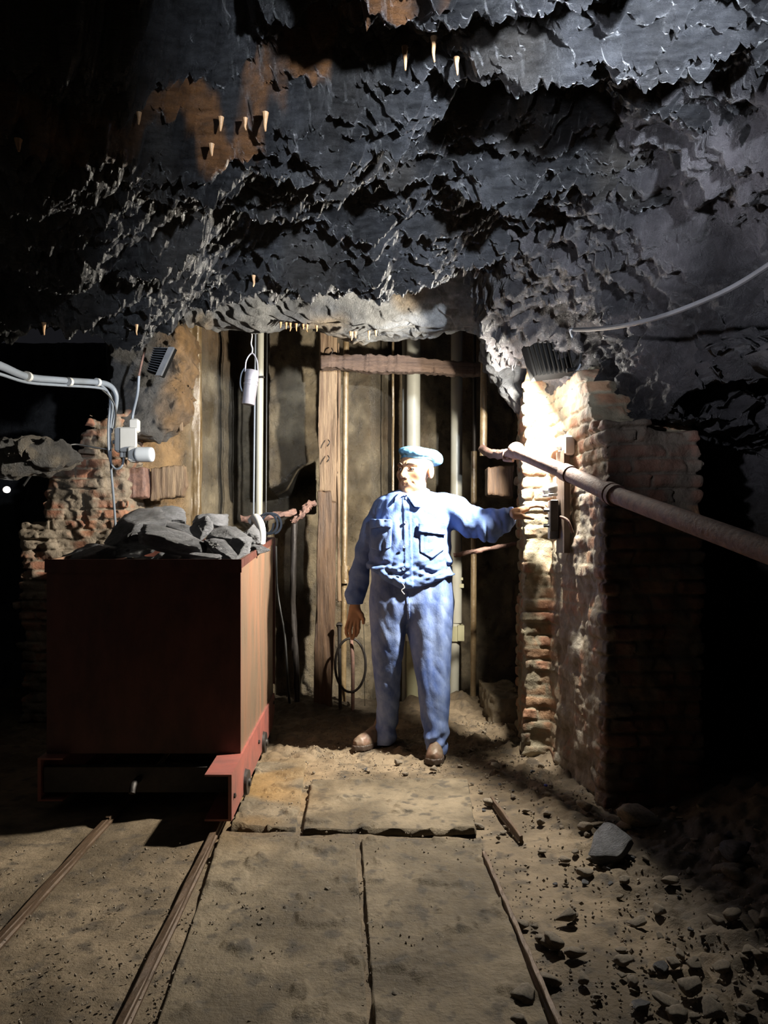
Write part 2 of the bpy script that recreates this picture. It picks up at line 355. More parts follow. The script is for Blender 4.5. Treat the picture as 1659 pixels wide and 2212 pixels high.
# ---- right rock wall: a bulge that overhangs a dark recess
base = lambda t: np.array([.86+.46*t, 4.05-1.15*t])           # plan line: t 0 (shaft pillar) .. 2.6 (beside the viewer)
ts = np.arange(-.15, 3.3, .0085); pr = np.linspace(0, 1, 260); nrm = np.array([1.15, .46]); nrm /= np.linalg.norm(nrm)
P = np.zeros((len(pr), len(ts), 3))
zl_t = lambda t: np.interp(t, [-.2, .3, .40, .55, .66, .74, .8, .95, 1.1, 1.3, 3], [1.86, 1.80, 1.72, 1.70, 1.70, 1.78, 1.80, 1.74, 1.66, 1.58, 1.45])
for j, t in enumerate(ts):
    b = base(t); zl = zl_t(t)+.035*float(pn(t*13, 1., 1.))+.02*float(pn(t*37, 3., 1.)); 
    prof2 = np.array([[-.75, 2.75], [-.34, 2.42], [-.08, 2.25], [.0, zl+.18], [.05, zl], [.16, zl-.01], [.75, zl-.1], [.85, 1.0], [.8, .4], [.55, .02], [.5, -.1]])
    if t < .05: prof2[:, 0] += .1*(.05-t)/.2
    s = np.concatenate([[0], np.cumsum(np.linalg.norm(np.diff(prof2, axis=0), axis=1))]); s /= s[-1]
    o1 = np.interp(pr, s, prof2[:, 0]); z1 = np.interp(pr, s, prof2[:, 1])
    P[:, j, 0] = b[0]+nrm[0]*o1; P[:, j, 1] = b[1]+nrm[1]*o1; P[:, j, 2] = z1
def right_h(P):
    x, y, z = P[..., 0], P[..., 1], P[..., 2]; w = .11*fbm(x*1.5, y*1.5, z*1.5, 6, 3.)+.06*z+.05*y-.30
    return w*.6+terr(w, .04, .75)*.6-.06+terr(w+.03*fbm(x*5, y*5, z*5, 5), .016)*.4+.06*np.abs(fbm(x*3, y*3, z*3, 5, 2.))+.045*fbm(x*12, y*12, z*14, 5)+.014*fbm(x*42, y*42, z*42, 2)
def right_c(P):
    x, y, z = P[..., 0], P[..., 1], P[..., 2]; n = fbm(x*3, y*3, z*3, 4, 4.); c = mixc(rgb(.03, .028, .032), rgb(.115, .105, .112), ss(-.5, .5, n))
    return mixc(c, rgb(.10, .08, .06), ss(1.5, 1.2, z)*.8)
sheet('wall_right', P, right_h, right_c, 'wallrock', flip=True, smooth=False)
# ---- left rock wall, nearly black
ts = np.arange(0, 4.3, .014); zs2 = np.linspace(-.1, 2.9, 170); P = np.zeros((len(zs2), len(ts), 3))
for j, t in enumerate(ts):
    xx = -1.9-.28*max(0, t-1.3)-.5*ss(2.2, 2.9, t); yy = .9+t*1.1
    P[:, j, 0] = xx-.35*np.cos(zs2*1.5)*0; P[:, j, 1] = yy; P[:, j, 2] = zs2
def left_h(P): x, y, z = P[..., 0], P[..., 1], P[..., 2]; return .2*fbm(x*1.3, y*1.3, z*1.3, 5, 9.)+.25*ss(2.0, 2.5, z)
sheet('wall_left', P, left_h, lambda P: mixc(rgb(.05, .05, .055), rgb(.13, .12, .12), ss(-.5, .5, fbm(P[..., 0]*3, P[..., 1]*3, P[..., 2]*3, 4))), 'wallrock', flip=False)
# ---- floor
xs = np.arange(-3.6, 2.6, .0125); ys_ = np.concatenate([np.arange(0, 1.7, .04), np.arange(1.7, 5.0, .0125), np.arange(5.0, 6.05, .02)]); X, Y = np.meshgrid(xs, ys_)
def floor_z(x, y):
    r = np.clip(ss(.45, .85, x-.12*(3.6-y))+ss(4.0, 4.3, y)*.7+.12, 0, 1)     # where rubble lies
    z = .012*fbm(x*3, y*3, 0, 4, 2.)+r*(.05*np.abs(fbm(x*6, y*6, 1, 4, 4.))+.012*fbm(x*25, y*25, 0, 3))-.01
    z = z+.25*ss(.95, 2.0, x+.1*pn(y*2, x, 0))*ss(4, 3, y)+.10*ss(1.0, 1.7, x)*np.maximum(0, fbm(x*3, y*3, 2, 3))
    z = z+.05*ss(5.0, 5.5, y)*ss(.1, -.5, x)+.05*ss(5.45, 5.7, y)*ss(.1, .2, x)
    tr = (np.abs(x-(.46+.0-.044*y)) < .03)
    z = z-.9*ss(5.76, 5.84, y+.04*pn(x*9, 0, 0))*ss(.06, .14, x)*1.0
    return z+0*tr
Zf = floor_z(X, Y)
def floor_c(P):
    x, y = P[..., 0], P[..., 1]; n = fbm(x*2.5, y*2.5, 0, 4, 7.); n2 = fbm(x*12, y*12, 0, 3, 3.)
    c = mixc(rgb(.19, .14, .085), rgb(.37, .28, .18), ss(-.4, .5, n)); c = mixc(c, rgb(.10, .08, .06), ss(.2, .6, n2+.3*fbm(x*40, y*40, 0, 2))*.75)
    st = np.exp(-((x+.62)/.25)**2-((y-3.6)/.5)**2)*ss(-.2, .3, pn(x*4, y*4, 0)+.1); c = mixc(c, rgb(.46, .25, .07), st*.8)
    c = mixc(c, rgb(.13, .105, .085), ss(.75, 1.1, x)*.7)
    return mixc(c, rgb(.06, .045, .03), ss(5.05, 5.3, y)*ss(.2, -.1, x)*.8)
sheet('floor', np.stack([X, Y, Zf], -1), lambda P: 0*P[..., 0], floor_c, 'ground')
def fz(x, y): return float(floor_z(np.array([float(x)]), np.array([float(y)]))[0])
# ---- brick piers
def brick_d(p, bw=.25, bh=.068, seed=0.):
    u = p[..., 0]+p[..., 1]; z = p[..., 2]+.012*pn(p[..., 0]*2, p[..., 1]*2, seed); r = np.floor(z/bh); uu = u/bw+.5*(r % 2)+.17*np.sin(r*7.3); i = np.floor(uu)
    fu = np.minimum(uu-i, 1-(uu-i))*bw; fv = np.minimum(z/bh-r, 1-(z/bh-r))*bh; m = ss(.002, .012, np.minimum(fu, fv)-.003*pn(u*40, z*40, seed))
    rnd = saw(np.sin(i*12.989+r*78.233+seed)*43758.5453); return m, rnd
def innf(p): return ss(3.44, 3.52, p[..., 1])*ss(4.22, 4.1, p[..., 1])*(p[..., 0] > 0)*ss(1.75, 1.3, p[..., 2])
def pier(name, fn, lo, hi, h, depth, c_b, c_m, seed, label, dirt, m='brick', bw=.25, bh=.068, extra=.018):
    def f(p):
        m_, rnd = brick_d(p, bw, bh, seed); inn = innf(p); m_ = 1-(1-m_)*(1-.55*inn); n = fbm(p[..., 0]*9, p[..., 1]*9, p[..., 2]*9, 3, seed)
        er = ss(.1, .6, pn(p[..., 0]*4+seed, p[..., 1]*4, p[..., 2]*3))
        return fn(p)+depth*(1-m_)*(1-er*.5)+.016*(rnd-.5)*m_+extra*n+er*.02
    def cf(V):
        m_, rnd = brick_d(V, bw, bh, seed); n = fbm(V[:, 0]*7, V[:, 1]*7, V[:, 2]*5, 4, seed+3)
        b = mixc(rgb(*c_b[0]), rgb(*c_b[1]), rnd); c = mixc(rgb(*c_m), b, m_*ss(.35, -.35, n+dirt))
        fr = (V[:, 1] < 3.46)*(V[:, 0] > 0)*1.; dk = mixc(rgb(.17, .075, .05), rgb(.42, .22, .11), ss(.72, .95, rnd)); c = mixc(c, mixc(rgb(.12, .085, .065), dk, m_*ss(.4, -.3, n)), fr*.85)  # viewer-facing brick side painted darker, its shade put into the colour
        pls = mixc(rgb(.26, .21, .145), rgb(.44, .40, .33), ss(-.3, .4, fbm(V[:, 0]*9, V[:, 1]*9, V[:, 2]*9, 4, 9.))); c = mixc(c, pls, innf(V)*.8*ss(-.5, .1, n+.25))
        return mixc(c, c*.45, ss(.25, .7, pn(V[:, 0]*5, V[:, 1]*5, V[:, 2]*3+seed)))
    V, Fq = vox(f, lo, hi, h); o = mk(name, V, Fq, m, col=cf(V)); return tag(o, label, 'brick pier')
def plan(p, pts): return poly2d(p[..., 0], p[..., 1], pts)
def ext(p, pts, z0, z1): return smax(plan(p, pts), np.maximum(z0-p[..., 2], p[..., 2]-z1), .01)
pl = [(.775, 4.25), (.92, 4.25), (.985, 3.40), (1.42, 3.40), (1.5, 4.9), (.86, 4.95)]
def rp(p):
    zt = 2.05+.65*ss(4.05, 4.3, p[..., 1])-.33*ss(3.75, 3.5, p[..., 1])+.05*pn(p[..., 0]*5, p[..., 1]*5, 2.)
    d = smax(plan(p, pl), np.maximum(-.05-p[..., 2], p[..., 2]-zt), .02)
    return d-.0*p[..., 0]
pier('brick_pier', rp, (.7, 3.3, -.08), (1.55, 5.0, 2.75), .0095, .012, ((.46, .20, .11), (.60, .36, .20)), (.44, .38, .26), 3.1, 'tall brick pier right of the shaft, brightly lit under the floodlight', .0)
pts = [W(u, v, 5.08)[[0, 2]] for u, v in [(40, 1330), (42, 1130), (98, 1125), (78, 1062), (112, 1010), (165, 985), (168, 940), (196, 905), (240, 900), (275, 860), (275, 1330)]]
def lp(p): return smax(poly2d(p[..., 0], p[..., 2], pts)+.03*pn(p[..., 0]*8, 0, p[..., 2]*8), np.abs(p[..., 1]-5.3)-.22, .01)
pts[0][1] = pts[-1][1] = -.05
pier('brick_pier', lp, (-2.55, 5.0, -.06), (-1.6, 5.56, 2.2), .012, .02, ((.42, .17, .10), (.58, .28, .16)), (.42, .34, .25), 8.2, 'ruined stepped brick pier behind the mine cart on the left', .16, extra=.035)
# grey rock between the left pier and the posts
c0 = W(325, 840, 5.3)
def lr(p):
    d = poly2d(p[..., 0], p[..., 2], [W(u, v, 5.15)[[0, 2]] for u, v in [(225, 700), (405, 700), (398, 800), (392, 880), (362, 915), (330, 948), (250, 940), (228, 880)]])
    t = saw(p[..., 2]*7-p[..., 0]*3+fbm(p[..., 0]*2, 0, p[..., 2]*2, 3)*2)
    return smax(d, np.abs(p[..., 1]-5.35)-.22-.1*pn(p[..., 0]*2, 0, p[..., 2]*2), .04)+.035*fbm(p[..., 0]*6, p[..., 1]*6, p[..., 2]*6, 4)+.02*t
o = vmesh('rock_mass', lr, (-1.95, 4.95, 1.8), (-1.2, 5.75, 2.9), .013, 'wallrock', cfn=lambda V: mixc(rgb(.2, .19, .18), rgb(.5, .30, .14), ss(-1.55, -1.38, V[:, 0]+.1*pn(V[:, 0]*5, 0, V[:, 2]*5))))
tag(o, 'grey rock mass jutting out above the left brick pier beside the hanging floodlight', 'rock')
o = vmesh('rock_mass', lambda p: ell(p, W(60, 985, 4.3), (.26, .25, .11))+.05*fbm(p[..., 0]*6, p[..., 1]*6, p[..., 2]*6, 4, 4.), (-2.4, 3.9, 1.45), (-1.6, 4.7, 1.95), .013, 'wallrock', cfn=lambda V: mixc(rgb(.12, .115, .11), rgb(.26, .22, .17), ss(-.4, .4, fbm(V[:, 0]*5, V[:, 1]*5, V[:, 2]*5, 3))))
tag(o, 'grey boulder jutting from the dark left wall at the picture edge', 'rock')
o = vmesh('stone_sill', lambda p: np.maximum(np.abs(p[..., 0]-W(1086, 0, 5.3)[0])-.11, np.maximum(np.abs(p[..., 1]-5.35)-.3, np.abs(p[..., 2]-.05)-.13))+.03*fbm(p[..., 0]*8, p[..., 1]*8, p[..., 2]*8, 3), (.6, 4.9, -.12), (1.1, 5.8, .3), .013, 'ochre', cfn=lambda V: 0*V+rgb(.36, .28, .17))
tag(o, 'low crumbling stone block at the foot of the right pier beside the shaft edge', 'stone block')

# ================================================================ THE FIGURE
YT = 4.36
person = empty('person', (.13, 4.35, 0), 'person in blue work clothes and beret, one arm stretched out to a lever', 'person')
# head frame
HA = math.radians(38); hs = 1.12
hz = np.array([.03, -.05, 1.]); hz /= np.linalg.norm(hz)
hf = np.array([-math.sin(HA), -math.cos(HA), -.05]); hf -= hz*hf.dot(hz); hf /= np.linalg.norm(hf); hl = np.cross(hf, hz)*1.0
if hl[0] < 0: hl = -hl
HR = np.array([hl, hf, hz]); HC = W(898, 1017, YT)
HX = np.array([1.1, 1, 1])
def tohead(p): return ((p-HC)@HR.T)/hs/HX
def head_d(p):
    q = tohead(p); ax = np.abs(q[..., 0]); s = np.stack([ax, q[..., 1], q[..., 2]], -1)
    d = ell(q, (0, -.012, .034), (.074, .094, .078))
    d = smin(d, ell(q, (0, .022, -.03), (.060, .070, .088)), .03)
    d = smin(d, ell(s, (.0, .03, -.078), (.052, .055, .036)), .025)
    d = smin(d, np.linalg.norm(s-[0, .078, -.104], axis=-1)-.017, .02)
    d = smin(d, np.linalg.norm(s-[.046, .050, -.022], axis=-1)-.024, .022)
    d = smin(d, cone(s, (.008, .086, .027), (.05, .068, .026), .011, .008), .014)
    d = smax(d, -(np.linalg.norm((s-[.032, .099, .004])*[1, 1, 1.25], axis=-1)-.019), .012)
    d = smin(d, np.linalg.norm((s-[.031, .071, .004])*[1, 1, 1.15], axis=-1)-.0145, .004)
    d = smin(d, cone(q, (0, .086, .016), (0, .113, -.030), .0085, .0135), .012)
    d = smin(d, np.linalg.norm(s-[.014, .100, -.036], axis=-1)-.0095, .008)
    d = smin(d, np.linalg.norm((s-[.0, .078, -.068])*[.62, 1, 1], axis=-1)-.017, .018)
    d = smin(d, cone(s, (0, .0955, -.064), (.033, .077, -.064), .0055, .002), .005)
    d = smin(d, cone(s, (0, .0935, -.079), (.028, .078, -.072), .0065, .0025), .005)
    d = smax(d, -cone(s, (0, .102, -.0712), (.037, .076, -.064), .0028, .0022), .003)
    d = smax(d, -cone(s, (.021, .101, -.040), (.046, .073, -.078), .0045, .0035), .009)
    d = smax(d, -cone(s, (.040, .083, -.012), (.052, .075, -.005), .0025, .002), .004)
    e = ell(s, (.079, -.012, -.004), (.011, .021, .036)); e = smax(e, -ell(s, (.090, -.006, .002), (.010, .011, .020)), .004); d = smin(d, e, .008)
    return d*hs
def hand1(p):   # the stretched hand: palm and four fingers bowed down onto the lever, thumb below
    if np.linalg.norm(p.reshape(-1, 3).mean(0)-W(1140, 1100, 4.1)) > .45: return np.full(p.shape[:-1], .2)
    y0 = 4.10
    d = cone(p, W(1095, 1112, 4.14), W(1112, 1110, 4.13), .031, .029)
    for k, (dy, dv) in enumerate([(-.033, 3), (-.011, 0), (.011, 0), (.031, 2)]):   # metacarpals
        d = smin(d, cone(p, W(1110, 1108+dv, y0+dy*.6), W(1139, 1096+dv, y0+dy), .021, .0135), .012)
    for k, (dy, a, b, c) in enumerate([(-.034, (1158, 1092), (1173, 1094), (1182, 1101)), (-.012, (1162, 1088), (1178, 1091), (1188, 1101)), (.011, (1161, 1087), (1176, 1090), (1185, 1099)), (.031, (1155, 1089), (1167, 1092), (1175, 1099))]):
        f = chain(p, [(W(1137, 1096, y0+dy), .0115), (W(*a, y0+dy), .0102), (W(*b, y0+dy), .0092), (W(*c, y0+dy), .0078)], .006); d = smin(d, f, .004)
    t = chain(p, [(W(1112, 1114, y0-.035), .017), (W(1128, 1116, y0-.055), .0145), (W(1141, 1117, y0-.060), .0115), (W(1151, 1120, y0-.062), .0095)], .008)
    return smin(d, t, .01)
def hand2(p):   # the hanging hand, back towards the viewer
    if np.linalg.norm(p.reshape(-1, 3).mean(0)-W(765, 1340, 4.46)) > .45: return np.full(p.shape[:-1], .2)
    y0 = 4.47
    d = cone(p, W(768, 1292, y0), W(767, 1312, y0), .031, .028)
    for x, y in ((754, 1341), (761, 1343), (769, 1342), (775, 1338)):
        d = smin(d, cone(p, W(.45*x+.55*767, 1314, y0), W(x, y, y0-.004), .019, .0125), .012)
    for pts in ([(753, 1341), (748, 1357), (748, 1368), (751, 1375)], [(760, 1343), (756, 1361), (757, 1372), (760, 1380)], [(768, 1342), (766, 1360), (765, 1371), (763, 1379)], [(775, 1338), (775, 1356), (773, 1366), (769, 1374)]):
        rr = (.0112, .0102, .0092, .0078); d = smin(d, chain(p, [(W(*q, y0-.006-.012*(i == 1)+.006*(i == 3)), r) for i, (q, r) in enumerate(zip(pts, rr))], .005), .003)
    return smin(d, chain(p, [(W(772, 1316, y0-.008), .016), (W(781, 1328, y0-.016), .013), (W(785, 1338, y0-.018), .0105), (W(785, 1346, y0-.014), .0088)], .007), .009)
armR = [(W(960, 1100, YT), .055), (W(1005, 1123, YT-.05), .05), (W(1052, 1136, YT-.12), .042), (W(1112, 1110, 4.13), .029)]
armL = [(W(830, 1098, YT+.03), .045), (W(804, 1150, YT+.10), .04), (W(788, 1200, YT+.13), .036), (W(768, 1300, 4.47), .028)]
def body(p):
    d = head_d(p)
    d = smin(d, cone(p, W(893, 1045, YT+.01), W(886, 1090, YT+.02), .062, .068), .02)
    d = smin(d, ell(p, W(888, 1165, YT), (.165, .10, .26)), .05)
    d = smin(d, ell(p, W(888, 1275, YT), (.17, .11, .14)), .04)
    d = smin(d, chain(p, armR), .02); d = smin(d, chain(p, armL), .02)
    d = smin(d, chain(p, [(W(845, 1320, YT), .085), (W(838, 1450, 4.42), .055), (W(835, 1590, 4.52), .04)]), .02)
    d = smin(d, chain(p, [(W(925, 1320, YT), .085), (W(934, 1450, 4.32), .055), (W(943, 1615, 4.26), .04)]), .02)
    return smin(smin(d, hand1(p), .01), hand2(p), .01)
BODY = vmesh('body', body, (-.35, 4.0, .06), (1.0, 4.62, 1.76), .0042, 'skin', person)
# finer patches are not separate: the face is in the body mesh; eyes and brows sit on it
def hpt(q): return HC+(np.array(q)*hs*HX)@HR
for sx in (-1, 1):
    m = MB().lathe([(.0001, .0125), (.006, .0112), (.0098, .0080), (.0118, .003), (.0122, -.003)][::-1], hpt((sx*.031, .0745, .003)), ax=frame(hf+.15*sx*hl)*1.02, n=16); e = m.build('eye', 'eyew', BODY)
    MB().lathe([(.0062, .0120), (.0052, .0138), (.0001, .0146)], hpt((sx*.031, .0745, .003)), ax=frame(hf-.25*hl), n=14).build('iris', 'iris', e) if False else MB().lathe([(.0062, .0100), (.0058, .0138), (.0001, .0146)], hpt((sx*.031-.001, .0745, .003)), ax=frame(hf-.1*hl), n=14).build('iris', 'iris', BODY)
    MB().tube([hpt((sx*.012, .0985, .024)), hpt((sx*.024, .096, .031)), hpt((sx*.037, .087, .031)), hpt((sx*.050, .073, .024))], [.003, .0045, .004, .002], n=8).build('eyebrow', 'brow', BODY)
    MB().tube([hpt((sx*.019, .086, .006)), hpt((sx*.027, .0895, .0115)), hpt((sx*.037, .087, .0105)), hpt((sx*.045, .079, .003))], [.0016, .0024, .0022, .0014], n=8).build('eyelid', 'skin', BODY)
m = MB().tube([hpt((-.032, .079, -.064)), hpt((-.01, .0965, -.0675)), hpt((.01, .0965, -.0675)), hpt((.032, .079, -.064))], [.001, .0028, .0028, .001], n=8); m.build('mouth', 'lip', BODY)
# beret
def beret(p):
    q = tohead(p); t = .20; c = np.array([-.0, -.014, .088])
    r = q-c; zz = r[..., 2]-r[..., 1]*.02+.12*r[..., 0]-.30*np.minimum(r[..., 1]+.02, 0)
    rr = np.stack([r[..., 0], r[..., 1], zz+.35*r[..., 0]*0], -1)
    n = .0035*fbm(q[..., 0]*14, q[..., 1]*14, q[..., 2]*14, 3, 2.)
    puff = (np.sqrt((rr[..., 0]/.090)**2+(rr[..., 1]/.108)**2+(rr[..., 2]/np.where(rr[..., 2] > 0, .036, .030))**2)-1)*.032
    band = smax(ell(q, (0, -.012, .030), (.080, .099, .086)), np.abs(q[..., 2]-.068-.10*(q[..., 1]+.02))-.016, .004)
    slump = ell(q, (.050, -.060, .066), (.045, .05, .040))
    return (smin(smin(puff, slump, .03), band, .008)+n)*hs
vmesh('beret', beret, HC-[.2, .2, .06], HC+[.2, .2, .21], .004, 'beret', person)
# jacket
rowsJ = [(1054, 872, 914, .055), (1061, 852, 930, .075), (1068, 832, 950, .09), (1080, 812, 972, .105), (1100, 803, 978, .12), (1150, 799, 973, .135), (1195, 797, 974, .142), (1228, 796, 979, .150), (1248, 795, 982, .156), (1262, 800, 978, .150), (1285, 815, 965, .13)]
RJ = np.array([[H-(v-HV)*YT/F, ((a+b)/2-CU)*YT/F, (b-a)/2*YT/F, d] for v, a, b, d in rowsJ])[::-1]
def loft(p, R, e=2.3, y0=YT):
    z = p[..., 2]; cx, a, b = [np.interp(z, R[:, 0], R[:, i]) for i in (1, 2, 3)]
    k = (np.abs((p[..., 0]-cx)/a)**e+np.abs((p[..., 1]-y0)/b)**e)**(1/e); return (k-1)*np.minimum(a, b)*.9
zOf = lambda v, Y=YT: H-(v-HV)*Y/F
xOf = lambda u, Y=YT: (u-CU)*Y/F
def ridge(t): return 1-2*np.abs(t)
def jacket_base(p):
    x, y, z = p[..., 0], p[..., 1], p[..., 2]
    d = loft(p, RJ)
    w = np.exp(-((z-zOf(1232))/.055)**2)
    d = d+.022*w*pn(x*5, y*5, z*26+x*9)+.010*w*pn(x*12, y*9, z*45-x*14)
    d = d+.011*pn(x*9+z*4, y*6, z*5.5-x*3)*ss(zOf(1062), zOf(1100), z)+.006*ridge(pn(x*14-z*9, y*9, z*9+x*8))
    s = chain(p, [(W(955, 1092, YT), .075), (W(985, 1108, YT-.01), .086), (W(1022, 1128, YT-.06), .092), (W(1056, 1136, YT-.12), .088), (W(1088, 1124, 4.17), .066), (W(1106, 1112, 4.14), .042), (W(1112, 1110, 4.13), .040)], .03)
    s = s+.014*ridge(pn(x*22+z*5, y*4, z*6-x*3))*ss(.4, .52, x)*(1-.5*ss(.64, .7, x))+.010*pn(x*10, y*8, z*12)
    s = np.maximum(s, (p-W(1110, 1110, 4.135))@np.array([.93, -.3, .1]))
    l = chain(p, [(W(833, 1096, YT+.03), .073), (W(808, 1140, YT+.10), .070), (W(792, 1190, YT+.13), .066), (W(778, 1245, YT+.13), .060), (W(767, 1283, 4.475), .056), (W(767, 1300, 4.47), .044), (W(767, 1312, 4.47), .042)], .02)
    l = l+.008*pn(x*9, y*9, z*18+x*7)+.012*np.exp(-((z-zOf(1280))/.03)**2)*pn(x*20, y*20, z*10)
    l = np.maximum(l, zOf(1305, 4.47)-z)
    return smin(smin(d, s, .03), l, .012)
def zhem(x): return np.interp(x, [xOf(u) for u in (790, 830, 865, 900, 985)], [zOf(v) for v in (1222, 1252, 1270, 1268, 1240)])
def jacket(p):
    d = jacket_base(p); x, z = p[..., 0], p[..., 2]; tors = (x > xOf(793)) & (x < xOf(990)) & (z < zOf(1200))
    # placket step
    xp = xOf(870)+(z-zOf(1150))*-.03
    d = d-.005*(ss(0, .004, x-xp)*ss(.045, .041, x-xp))*(p[..., 1] < YT)*ss(zOf(1066), zOf(1080), z)
    hem = zhem(x)-z
    sleeveL = (x < xOf(797)) 
    return np.where(sleeveL, d, smax(d, hem, .012)) if True else d
JK = vmesh('jacket', jacket, (-.30, 4.0, .80), (.82, 4.62, 1.60), .0052, 'jacket', person)
def patch(name, pts, off, th, m, parent, base=jacket_base, Yc=YT, h=.004):
    q = [W(u, v, Yc)[[0, 2]] for u, v in pts]; a = np.array(q); lo = a.min(0)-.015; hi = a.max(0)+.015
    f = lambda p: smax(np.abs(base(p)-off)-th, np.maximum(poly2d(p[..., 0], p[..., 2], q), p[..., 1]-Yc), .003)
    return vmesh(name, f, (lo[0], Yc-.24, lo[1]), (hi[0], Yc+.01, hi[1]), h, m, parent)
patch('pocket_flap', [(902, 1131), (962, 1134), (960, 1157), (932, 1154), (901, 1150)], .010, .005, 'jacket', JK)
patch('pocket_flap', [(799, 1122), (846, 1124), (845, 1142), (822, 1140), (799, 1143)], .010, .005, 'jacket', JK)
patch('pocket', [(904, 1150), (957, 1155), (956, 1188), (930, 1206), (905, 1192)], .0025, .0035, 'jacket', JK)
patch('pocket', [(801, 1138), (846, 1140), (845, 1182), (822, 1192), (801, 1184)], .0025, .0035, 'jacket', JK)
def neckshell(p):
    x, y, z = p[..., 0], p[..., 1], p[..., 2]; zb = zOf(1088); k = (z-zb)
    cx = xOf(890); cy = YT+.005; r = np.sqrt((x-cx)**2+(y-cy)**2*.9)-(.100-.35*k)
    zt = zOf(1074)+.070*ss(-.07, .09, (y-cy)+.25*(x-cx))
    st = smax(smax(np.abs(r)-.006, z-zt, .005), zOf(1098)-z, .004)
    l1 = [W(u, v, YT)[[0, 2]] for u, v in [(874, 1071), (893, 1098), (906, 1100), (920, 1078), (928, 1060), (915, 1050), (900, 1066)]]
    l2 = [W(u, v, YT)[[0, 2]] for u, v in [(874, 1072), (866, 1076), (850, 1090), (852, 1078), (862, 1066), (872, 1066)]]
    fl = smax(np.abs(np.minimum(jacket_base(p), r+.004)-.012)-.0055, np.maximum(np.minimum(poly2d(x, z, l1), poly2d(x, z, l2)), y-YT), .003)
    return smin(st, fl, .006)
vmesh('collar', neckshell, W(835, 1112, YT)-[0, .2, 0], W(945, 1036, YT)+[0, .16, 0], .004, 'jacket', JK)
def front_y(u, v, base, y0=YT-.3, y1=YT):
    x, z = xOf(u), zOf(v); ys = np.linspace(y0, y1, 160); d = base(np.stack([0*ys+x, ys, 0*ys+z], -1)); i = np.argmax(d < 0); return ys[i]
for u, v in ((877, 1079), (874, 1130), (871, 1181), (931, 1148), (822, 1135), (870, 1228)):
    fy = front_y(u, v, jacket_base)-.009*1.2
    MB().lathe([(.0001, .0), (.0085, 0), (.0095, .003), (.0075, .0045), (.0065, .0032), (.0001, .0032)], (xOf(u), fy, zOf(v)), ax=frame((0.05, -1, .05)), n=14).build('button', 'thread', JK)
# white waist cord
fy = front_y(868, 1262, jacket_base)-.01
MB().tube([(xOf(868), fy, zOf(1258)), (xOf(872), fy-.008, zOf(1266)), (xOf(866), fy-.008, zOf(1272)), (xOf(872), fy-.006, zOf(1280))], .003, n=6).build('drawcord', 'rope', JK)
# trousers
def leg(p, pts, seed, tw):
    d = None
    x, y, z = p[..., 0], p[..., 1], p[..., 2]
    R = np.array([[H-(v-HV)*Y/F, ((a+b)/2-CU)*Y/F, (b-a)/2*Y/F, Y, dd] for v, a, b, Y, dd in pts])[::-1]
    cx, a, cy, b = [np.interp(z, R[:, 0], R[:, i]) for i in (1, 2, 3, 4)]
    e = 2.2; k = (np.abs((x-cx)/a)**e+np.abs((y-cy)/b)**e)**(1/e); d = (k-1)*np.minimum(a, b)*.92
    d = d+.013*pn(x*13+seed, y*9, z*1.6+x*3)*ss(.1, .5, z)+.004*ridge(pn(x*10, y*7+seed, z*8+x*9))+.004*pn(x*6, y*6+seed, z*14+x*8)*ss(.6, .3, z)
    lo = np.exp(-((z-R[0, 0]-.05)/.07)**2); d = d+.018*lo*pn(x*6, y*6+seed, z*24+(x*9+y*5)*tw)
    return np.maximum(d, R[0, 0]-z+.02*(y-cy)/.08)
def trousers(p):
    a = leg(p, [(1255, 800, 895, YT, .12), (1300, 797, 890, YT, .135), (1350, 800, 881, YT+.01, .125), (1400, 804, 873, 4.39, .115), (1450, 808, 868, 4.42, .105), (1520, 812, 863, 4.47, .095), (1570, 812, 857, 4.5, .085), (1600, 806, 852, 4.5, .09), (1607, 805, 848, 4.5, .095)], 1., 1)
    b = leg(p, [(1255, 880, 975, YT, .12), (1300, 876, 979, YT, .135), (1350, 879, 979, YT-.01, .13), (1400, 888, 976, 4.34, .12), (1450, 896, 973, 4.32, .112), (1520, 905, 971, 4.29, .10), (1580, 914, 969, 4.27, .088), (1612, 916, 970, 4.26, .085), (1620, 917, 969, 4.26, .085)], 5., -1)
    hip = loft(p, np.array([[zOf(v), xOf((q+r)/2), (r-q)/2*YT/F, dd] for v, q, r, dd in [(1235, 812, 965, .11), (1262, 800, 974, .125), (1300, 797, 979, .135), (1335, 800, 978, .12)]])[::-1])
    x, y, z = p[..., 0], p[..., 1], p[..., 2]
    hip = hip+.012+.004*pn(x*16, y*12, z*3); hip = smax(hip, np.maximum(zOf(1345)-z, z-zOf(1240)), .09)
    return smin(smin(a, b, .012), hip, .03)
TR = vmesh('trousers', trousers, (-.15, 4.1, .02), (.45, 4.66, 1.06), .0055, 'trousers', person)
patch('fly_seam', [(874, 1275), (880, 1275), (884, 1300), (884, 1335), (879, 1335)], .002, .003, 'trousers', TR, base=trousers)
